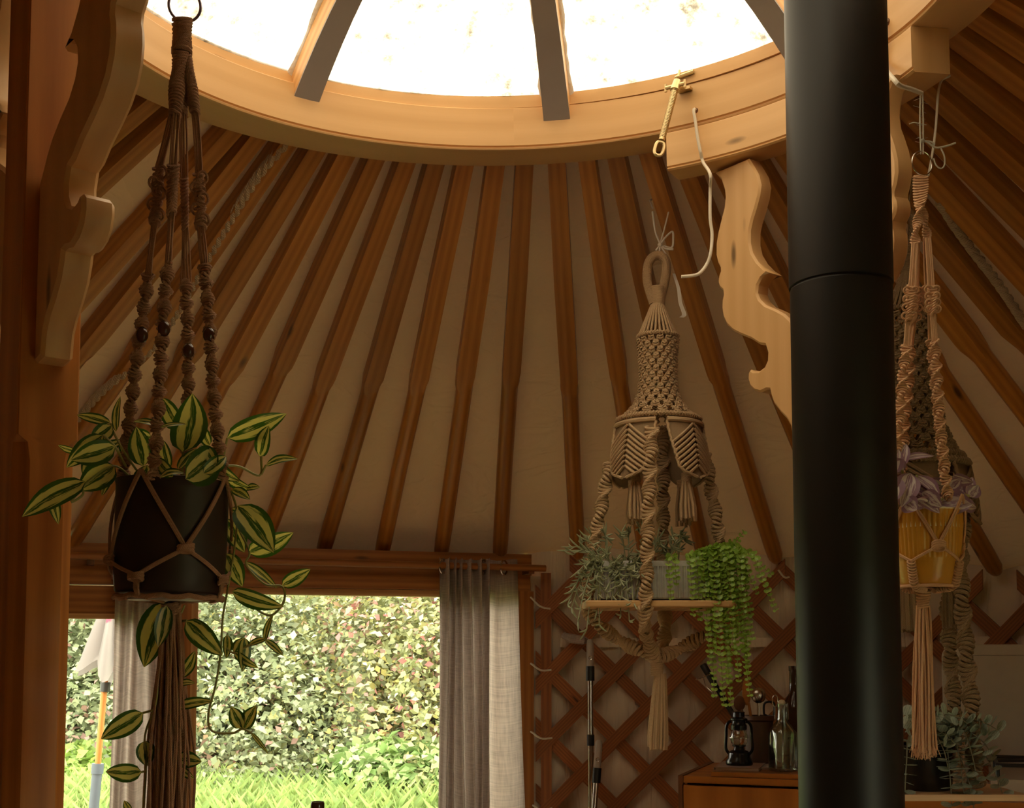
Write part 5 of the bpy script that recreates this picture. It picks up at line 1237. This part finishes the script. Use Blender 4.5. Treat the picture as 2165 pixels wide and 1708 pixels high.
g = G(); g.lathe([(.001, 0), (.036, 0), (.037, .004), (.037, .16), (.03, .185), (.014, .21), (.0135, .27), (.015, .272), (.015, .285), (.001, .285)], fdk, 36); solo('dark_bottle', g, BROWNG, 'dark bottle half hidden behind the stove pipe on the cabinet', 'bottle')
# black lighter hung on the lattice by a chain
lt = at(1485, 1404, 4.09); lb = at(1552, 1515, 4.07); dx = (lb-lt).normalized()
lg = thing('hanging_lighter', 'long black lighter hung on the lattice by thin chain', 'lighter', lb)
g = G(); g.tube([lt, lt+dx*.004, lt.lerp(lb, .35), lt.lerp(lb, .37), lb], [.009, .012, .012, .009, .009], 10); part('lighter_body', g, BLACK, lg)
g = G(); cs = at(1506, 1424, 4.07); cb = at(1473, 1436, 4.10)
for i in range(12):
    p = cs.lerp(cb, i/11); e = V((1, 0, 0)) if i % 2 else V((0, 1, 0)); dd = (cb-cs).normalized(); e = (e-dd*e.dot(dd)).normalized()
    g.tube([p+dd*.0055*math.cos(a)+e*.003*math.sin(a) for a in [2*PI*k/10 for k in range(10)]], .0009, 4, closed=True)
P = resample(spline([at(1487, 1434, 4.09), at(1492, 1450, 4.09), at(1504, 1462, 4.08), at(1510, 1466, 4.08)]), .006)
g.tube(P, .0013, 5); part('chain', g, STEEL, lg)
# mop poles leaning on the lattice
def mop(px0, py0, px1, py1, Y, lab, rings):
    top = at(px0, py0, Y); d = (at(px1, py1, Y-.02)-top).normalized(); bot = top+d*((top.z-.012)/-d.z)
    t = thing('mop_pole', lab, 'mop pole', bot, 'mop poles on the lattice wall'); L = (bot-top).length
    e = d.orthogonal().normalized()
    g = G(); g.tube([top, top+d*.004, top+d*.02, top+d*.05, top+d*.085, top+d*.092], [.006, .010, .0125, .0125, .0125, .011], 10); h = part('hanger_cap', g, GREYPL, t, 'grey cap with a hanging hole')
    g = G(); c = top+d*.062+V((0, -.013, 0)); g.tube([c+V((.006*math.cos(a), 0, .006*math.sin(a))) for a in [2*PI*k/14 for k in range(14)]], .0014, 5, closed=True); part('hole_rim', g, STEEL, h)
    g = G(); g.tube([top+d*.090, top+d*.138], .0145, 12); part('grip', g, BLACK, t)
    g = G(); g.tube([top+d*.136, bot-d*.03], .0095, 12); part('tube', g, STEEL, t)
    for r_k in rings:
        g = G(); g.tube([top+d*r_k, top+d*(r_k+.036)], .0125, 12); part('collar', g, BLACK, t)
    g = G(); g.box(bot+V((0, -.03, .004)), (.26, .09, .03), ex=V((1, .2, 0))); part('mop_head', g, GREYPL, t)
mop(1247, 1351, 1249, 1690, 4.10, 'taller mop pole with grey cap and black collar against the lattice', (.315, .60))
mop(1266, 1564, 1256, 1708, 4.02, 'shorter mop pole crossing in front of the taller one', (.40,))

# right hand worktop with the gas hob
W0 = at(2068, 1692, 2.95); zw_ = W0.z
ps2 = rad(20); gx = V((math.cos(ps2), -math.sin(ps2), 0)); gd = V((math.sin(ps2), math.cos(ps2), 0))
O2 = V((.896, 3.015, 0))
def wk(s, d, z): return O2+gx*s+gd*d+UP*z
def wbx(g, s0, s1, d0, d1, z0, z1): g.box(wk((s0+s1)/2, (d0+d1)/2, (z0+z1)/2), (s1-s0, d1-d0, z1-z0), ex=gx, ey=gd)
cb2 = thing('cabinet', 'orange wood kitchen cabinet below the gas hob at lower right', 'cabinet', wk(.4, .2, 0))
g = G(); wbx(g, 0, .95, .0, .40, .0, zw_-.02); part('carcass', g, CABW, cb2)
g = G(); wbx(g, -.01, .96, -.012, .41, zw_-.02, zw_); part('worktop', g, CABW, cb2)
for k in range(2):
    g = G(); wbx(g, .01+.47*k, .465+.47*k, -.018, -.001, .06, zw_-.03); d_ = part('cabinet_door', g, CABW, cb2)
    g = G(); wbx(g, .2+.47*k, .28+.47*k, -.034, -.019, zw_-.08, zw_-.068); part('handle', g, BRASS, d_)
hob = thing('gas_hob', 'cream gas hob with raised lid and black grates at far right', 'hob', wk(.62, .2, zw_))
g = G(); wbx(g, .25, .80, .02, .37, zw_+.0005, zw_+.05); part('hob_body', g, ENAMEL, hob)
# lid: rounded rectangle with an embossed line and a diagonal crease
def rrect(x0, x1, y0, y1, r, n=6):
    o = []
    for cx, cy, a0 in ((x1-r, y0+r, -90), (x1-r, y1-r, 0), (x0+r, y1-r, 90), (x0+r, y0+r, 180)):
        for k in range(n+1): a = rad(a0+90*k/n); o.append((cx+r*math.cos(a), cy+r*math.sin(a)))
    return o
zlid = at(2100, 1362, 3.28).z
lid0 = wk(.14, .385, zw_+.05); Hl = zlid-zw_-.05
g = G(); g.prism(rrect(0, .66, 0, Hl, .035), lid0, gx, UP, gd, .012, .002); lid = part('hob_lid', g, ENAMEL, hob)
g = G(); ro = rrect(.03, .63, .03, Hl-.028, .03); g.tube([lid0+gx*x+UP*y-gd*.0005 for x, y in ro], .0022, 5, closed=True); g.tube(spline([lid0+gx*x+UP*y-gd*.0005 for x, y in ((.60, Hl*.72), (.47, Hl*.48), (.42, Hl*.44), (.36, Hl*.46))]), .0018, 5); part('embossed_line', g, ENAMEL, lid)
for k in range(2):
    c = wk(.39+.27*k, .19, zw_+.05); g = G(); fh = lambda r, a, z: c+V((r*math.sin(a), -r*math.cos(a), z))
    g.lathe([(.001, .022), (.012, .022), (.02, .012), (.034, .010), (.036, 0), (.001, 0)], fh, 24); part('burner', g, STEEL, hob)
    g = G(); s_ = .125
    for sg in (-1, 1):
        g.tube([c+gx*sg*s_-gd*s_+UP*.03, c+gx*sg*s_+gd*s_+UP*.03], .005, 6); g.tube([c-gx*s_+gd*sg*s_+UP*.03, c+gx*s_+gd*sg*s_+UP*.03], .005, 6)
        g.tube([c+gx*sg*s_+UP*.03, c+gx*sg*.03+UP*.034], .005, 6); g.tube([c+gd*sg*s_+UP*.03, c+gd*sg*.03+UP*.034], .005, 6)
    for sx in (-1, 1):
        for sy in (-1, 1): g.tube([c+gx*sx*s_+gd*sy*s_+UP*.03, c+gx*sx*s_+gd*sy*s_+UP*.0005], .005, 6)
    part('grate', g, BLACK, hob)
for k in range(3):
    g = G(); p = wk(.36+.13*k, .019, zw_+.026); g.tube([p, p-gd*.018], [.016, .013], 16); part('knob', g, BLACK, hob)
# tan tin with black lid and cap, on the worktop left of the hob
tn = wk(.155, .20, zw_+.0005); ht = at(1985, 1468, tn.y).z-tn.z
tb = thing('tall_tin', 'tan tall tin with black lid and cap behind the eucalyptus', 'tin', tn)
bh = at(1985, 1524, tn.y).z-tn.z
wtin = 48*tn.y/FPX
g = G(); g.box(tn+UP*(bh/2), (wtin, wtin, bh), ex=V((1, -.1, 0))); part('tin_body', g, TAN, tb)
g = G(); g.box(tn+UP*(bh+.004), (wtin*1.05, wtin*1.05, .009), ex=V((1, -.1, 0))); part('tin_lid', g, BLACK, tb)
g = G(); fz = lambda r, a, z: tn+V((.016+r*math.sin(a), -r*math.cos(a), bh+.0085+z)); hh = ht-bh-.0085
g.lathe([(.013, 0), (.014, hh*.3), (.018, hh*.85), (.018, hh), (.001, hh)], fz, 20); part('tin_cap', g, BLACK, tb)

# bottle on a small table in front of the window
BT = at(671, 1694, 2.6); tz = BT.z-.30
tabl = thing('side_table', 'small round wooden table below the window with brown bottle', 'table', V((BT.x, BT.y, 0)))
ft = lambda r, a, z: V((BT.x+r*math.sin(a), BT.y-r*math.cos(a), z))
g = G(); g.lathe([(.001, tz-.03), (.27, tz-.03), (.28, tz-.02), (.28, tz-.004), (.276, tz-.001), (.001, tz-.001)], ft, 48); part('table_top', g, DARKW, tabl)
for k in range(3):
    g = G(); a = rad(30+120*k); g.tube([ft(.12, a, tz-.03), ft(.22, a, .013)], [.02, .014], 10); part('leg', g, DARKW, tabl)
bb = V((BT.x, BT.y, tz)); fbb = lambda r, a, z: bb+V((r*math.sin(a), -r*math.cos(a), z))
bw = thing('brown_bottle', 'brown glass bottle whose neck shows at the bottom edge before the window', 'bottle', bb)
g = G(); g.lathe([(.001, 0), (.035, 0), (.037, .004), (.037, .18), (.03, .21), (.0145, .235), (.0125, .284), (.0145, .286), (.0145, .296), (.0128, .3), (.0105, .3), (.010, .24), (.001, .23)], fbb, 32); part('bottle_body', g, BROWNG, bw)
g = G(); g.lathe([(.0345, .05), (.0374, .05), (.0374, .14), (.0345, .14)], fbb, 32); part('paper_label', g, PAPER, bw)

# ================================================================== GARDEN
GZ = lambda y: .25+.0*y
def ground_z(x, y):
    r = math.hypot(x-RC.x, y-RC.y); t = max(0, min(1, (r-2.6)/2.9)); return -.12+.49*t*t*(3-2*t)+max(0, r-6.8)*.05
g = G(); rows = []; us = []
RR = [2.45, 2.8, 3.2, 3.7, 4.3, 5, 5.8, 6.6, 7.6, 9, 11, 14, 20, 40]
for r in RR:
    rows.append([V((RC.x+r*math.sin(2*PI*k/64), RC.y+r*math.cos(2*PI*k/64), ground_z(RC.x+r*math.sin(2*PI*k/64), RC.y+r*math.cos(2*PI*k/64)))) for k in range(65)]); us.append([(2*PI*r*k/64, r) for k in range(65)])
BOUNCEDECK = wood('pale_bounce_deck_boards', (.42, .36, .30), (.58, .51, .43), .7, 30, 1.5, .1, knots=False)
dk = G()
for r0, r1, zz in ((2.44, 4.9, -.03),):
    dk.lathe([(r0, zz-.1), (r0, zz), (r1, zz), (r1, zz-.1)], lambda r, a, z: V((RC.x+r*math.sin(a), RC.y+r*math.cos(a), z)), 48, rad(44), rad(318))
tag(part('bounce_terrace', dk, BOUNCEDECK), kind='structure')  # pale decking added out of view to bounce neutral light indoors
LAWN = plain('lawn_soil_green', (.20, .24, .09), .9, vary=.3, scale=3)
g.sheet(rows, us); tag(part('ground', g, LAWN, smooth=80), kind='structure')
def mesh_np(name, v, f, col, mat, label=None, cat=None, parent=None, origin=V((0, 0, 0)), kind=None):
    me = bpy.data.meshes.new(name); n = len(v); m = len(f); k = f.shape[1]
    me.vertices.add(n); me.vertices.foreach_set('co', (v-np.array(origin)).astype(np.float32).ravel())
    me.loops.add(m*k); me.loops.foreach_set('vertex_index', f.astype(np.int32).ravel())
    me.polygons.add(m); me.polygons.foreach_set('loop_start', np.arange(0, m*k, k, dtype=np.int32)); me.update(calc_edges=True)
    ca = me.color_attributes.new('Col', 'FLOAT_COLOR', 'POINT'); ca.data.foreach_set('color', np.concatenate([col, np.ones((n, 1))], 1).astype(np.float32).ravel())
    me.materials.append(mat); me.validate(); o = bpy.data.objects.new(name, me); sc.collection.objects.link(o)
    if parent: o.parent = parent
    if kind: o['kind'] = kind
    return tag(o, label, cat)
LEAFV = vcol('hedge_leaf_colours', .5, .35); GRASSV = vcol('grass_blade_colours', .6, .35)
R = np.random.default_rng(4)
def foliage(cen, radii, n, size, pal, name, label, cat, hang=.3):
    """leafy shrub: folded leaf blades scattered through a lumpy crown, plus stems"""
    cen = np.array(cen); radii = np.array(radii)
    lumps = R.normal(size=(26, 3)); lumps /= np.linalg.norm(lumps, axis=1)[:, None]; lumps[:, 2] = np.abs(lumps[:, 2])*1.0-.12
    pick = R.integers(0, 26, n); d = R.normal(size=(n, 3)); d /= np.linalg.norm(d, axis=1)[:, None]
    rr = R.uniform(.75, 1.0, (n, 1))**.6
    p = cen+radii*(lumps[pick]*.66+d*.40*rr)
    p[:, 2] = np.maximum(p[:, 2], cen[2]+.03)
    up = d*.5+R.normal(size=(n, 3))*.55+np.array([0, 0, .55]); up /= np.linalg.norm(up, axis=1)[:, None]
    ax = np.cross(up, R.normal(size=(n, 3))); ax /= np.linalg.norm(ax, axis=1)[:, None]; sd = np.cross(up, ax)
    s = size*R.uniform(.55, 1.35, (n, 1)); v = np.stack([p, p+ax*s*.5+sd*s*.34+up*s*.10, p+ax*s-up*s*.12, p+ax*s*.5-sd*s*.34+up*s*.10], 1).reshape(-1, 3)
    f = np.arange(n*4).reshape(n, 4); pal = np.array(pal); w = pal[:, 3]/pal[:, 3].sum()
    tone = np.clip(R.normal(1, .12, 26), .7, 1.3)[pick]
    dom = R.choice(len(pal), 26, p=w)[pick]; idx = np.where(R.random(n) < .42, dom, R.choice(len(pal), n, p=w)); c = 1.1*pal[idx, :3]*(tone*R.uniform(.85, 1.15, n))[:, None]; c = np.repeat(c, 4, 0)
    t = thing(name, label, cat, V(cen))
    mesh_np('foliage', v, f, c, LEAFV, parent=t, origin=V(cen), kind='stuff')
    g = G(); 
    for k in range(9):
        tp = cen+radii*lumps[k]*.8; g.tube(bez(V(cen)+V((rnd(-.08, .08), rnd(-.08, .08), 0)), V(cen)+V((rnd(-.2, .2), rnd(-.2, .2), radii[2]*.5)), V(tp), 6), [.016, .014, .012, .010, .008, .006, .004], 5)
    part('stems', g, STEMB, t, kind='stuff'); return t
GRN = [(.24, .27, .13, 5), (.31, .34, .17, 4), (.38, .40, .19, 3), (.19, .20, .12, 2.5), (.46, .43, .18, 1.6), (.30, .19, .14, 1.4), (.34, .14, .13, .5), (.46, .50, .36, 2.2)]
YEL = [(.30, .32, .14, 4), (.40, .40, .18, 4), (.52, .47, .18, 2.2), (.22, .24, .13, 3), (.36, .24, .14, 1), (.48, .52, .38, 2)]
DGR = [(.22, .26, .15, 5), (.28, .32, .18, 4), (.36, .40, .24, 3), (.16, .19, .11, 3), (.28, .17, .14, 1)]
def gp(px, Y): p = at(px, 1500, Y); return (p.x, p.y, ground_z(p.x, p.y)-.03)
foliage(gp(470, 7.6), (1.1, .9, 1.5), 18900, 0.046, DGR, 'hedge_shrub', 'grey-green bramble bush seen left of centre through the window', 'shrub')
foliage(gp(700, 7.9), (1.2, .9, 1.75), 23100, 0.046, YEL, 'hedge_shrub', 'yellowing hedge bush in the middle of the window view', 'shrub')
foliage(gp(925, 7.6), (1.1, .9, 1.6), 19950, 0.046, GRN, 'hedge_shrub', 'green hedge bush behind the folded curtain on the right', 'shrub')
foliage(gp(580, 8.9), (1.6, 1.0, 2.5), 23100, 0.053, GRN, 'hedge_shrub', 'tall mixed hedge rising behind the yellowing bush', 'shrub')
foliage(gp(840, 9.1), (1.6, 1.0, 2.5), 23100, 0.053, YEL, 'hedge_shrub', 'tall yellow-green hedge behind the right bush', 'shrub')
foliage(gp(190, 8.6), (1.3, 1.0, 2.2), 23100, 0.053, DGR, 'hedge_shrub', 'dark green tree-like bush seen through the door glass', 'shrub')
foliage(gp(330, 8.4), (1.2, 1.0, 2.0), 16800, 0.053, DGR, 'hedge_shrub', 'dark bush hidden largely by the pale curtain', 'shrub')
foliage(gp(560, 7.3), (.8, .5, .30), 8400, 0.068, GRN, 'nettle_clump', 'low leafy clump at the foot of the hedge, left in window', 'plant')
foliage(gp(850, 7.2), (.6, .5, .42), 9450, 0.075, [(.30, .42, .16, 3), (.22, .34, .12, 3), (.44, .54, .26, 2)], 'nettle_clump', 'low broad-leaved clump at foot of the hedge by the curtain', 'plant')
foliage(gp(195, 7.3), (.6, .5, .36), 6300, 0.075, [(.36, .5, .12, 3), (.26, .38, .1, 3)], 'nettle_clump', 'bright low leafy clump seen through the door glass', 'plant')
# grass
n = 60000
a_ = R.uniform(rad(-62), rad(18), n); r_g = np.sqrt(R.uniform(2.9**2, 5.9**2, n)); px_ = RC.x+r_g*np.sin(a_); py_g = RC.y+r_g*np.cos(a_)
pzg = np.array([ground_z(x, y) for x, y in zip(px_, py_g)])
hgt = R.uniform(.08, .20, n)*np.where(r_g > 4.6, 1.25, 1.0); la = R.uniform(0, 2*PI, n); wv = .0026; e = np.stack([np.cos(la), np.sin(la), np.zeros(n)], 1); bend = np.stack([-np.sin(la), np.cos(la), np.zeros(n)], 1)
b0 = np.stack([px_, py_g, pzg-.01], 1); v = np.stack([b0-e*wv, b0+e*wv, b0+e*wv*.7+bend*(hgt*.25)[:, None]+np.array([0, 0, 1])*(hgt*.62)[:, None], b0+bend*(hgt*.62)[:, None]+np.array([0, 0, 1])*(hgt*.95)[:, None]], 1).reshape(-1, 3)
cc = np.array([.26, .38, .13])*R.uniform(.7, 1.35, (n, 1))+np.array([.04, .02, 0])*R.uniform(0, 1.6, (n, 1)); mesh_np('lawn_grass', v, np.arange(n*4).reshape(n, 4), np.repeat(cc, 4, 0), GRASSV, 'bright green grass growing outside the window', 'grass', kind='stuff')
# closed parasol outside the door
def parasol():
    Yp = 5.2; top = at(236, 1265, Yp); bt0 = at(198, 1690, Yp); d = (bt0-top).normalized()
    foot = top+d*((top.z-ground_z(bt0.x, bt0.y)+.02)/-d.z)
    t = thing('closed_parasol', 'closed white parasol with pink print on a wooden pole outside the door', 'parasol', foot)
    g = G(); q1, q2, q3 = at(222, 1452, Yp), at(206, 1620, Yp), at(203, 1665, Yp)
    g.tube([top, q2], .013, 10); part('wooden_pole', g, FRAMEW, t)
    g = G(); g.tube([q2, foot], .021, 10); g.tube([q2-d*.012, q2+d*.03], .025, 12); part('lower_tube', g, SLATE, t)
    g = G(); g.tube([q1-d*.02, q1+d*.02], .021, 10); part('slide_collar', g, BLACK, t)
    tm = NT('pink_print_white_canvas'); ob = tm.coord('Object'); vo = tm.n('ShaderNodeTexVoronoi', {'Vector': ob, 'Scale': 11.0}).outputs[0]
    c = tm.mix(tm.ramp(vo, [(.16, (1, 1, 1)), (.24, (0, 0, 0))]), (.26, .235, .225), (.30, .08, .13)); a = tm.bsdf(c, .9); M_ = tm.done(tm.mixs(.35, a, tm.n('ShaderNodeBsdfTranslucent', {'Color': c}).outputs[0]))
    e1 = d.orthogonal().normalized(); e2 = d.cross(e1); g = G(); rows = []
    L = (at(222, 1445, Yp)-top).length
    for i in range(13):
        tt = i/12; rr = .014+.085*tt**.75
        rows.append([top+d*(L*tt*.93+(.035*math.cos(6*2*PI*k/36)+.05*math.cos(3+2*PI*k/36))*tt**3)+(e1*math.cos(2*PI*k/36)+e2*math.sin(2*PI*k/36))*rr*(1+.34*math.cos(6*2*PI*k/36)) for k in range(37)])
    g.sheet(rows); part('folded_canopy', g, M_, t, smooth=80)
parasol()

# groups for things that repeat
for base, phrase in (('hedge_shrub', 'hedge shrubs beyond the window'), ('nettle_clump', 'low clumps at the foot of the hedge'), ('macrame_hanger', 'macrame hangers under the roof'), ('roof_post', 'roof posts under the crown'),
                     ('notebook', 'notebooks under the lantern'), ('white_cable', 'white cords on the crown'), ('cabinet', 'kitchen cabinets')):
    for o in sc.objects:
        if o.name.split('.')[0] == base and o.parent is None and o.get('label'): o['group'] = phrase
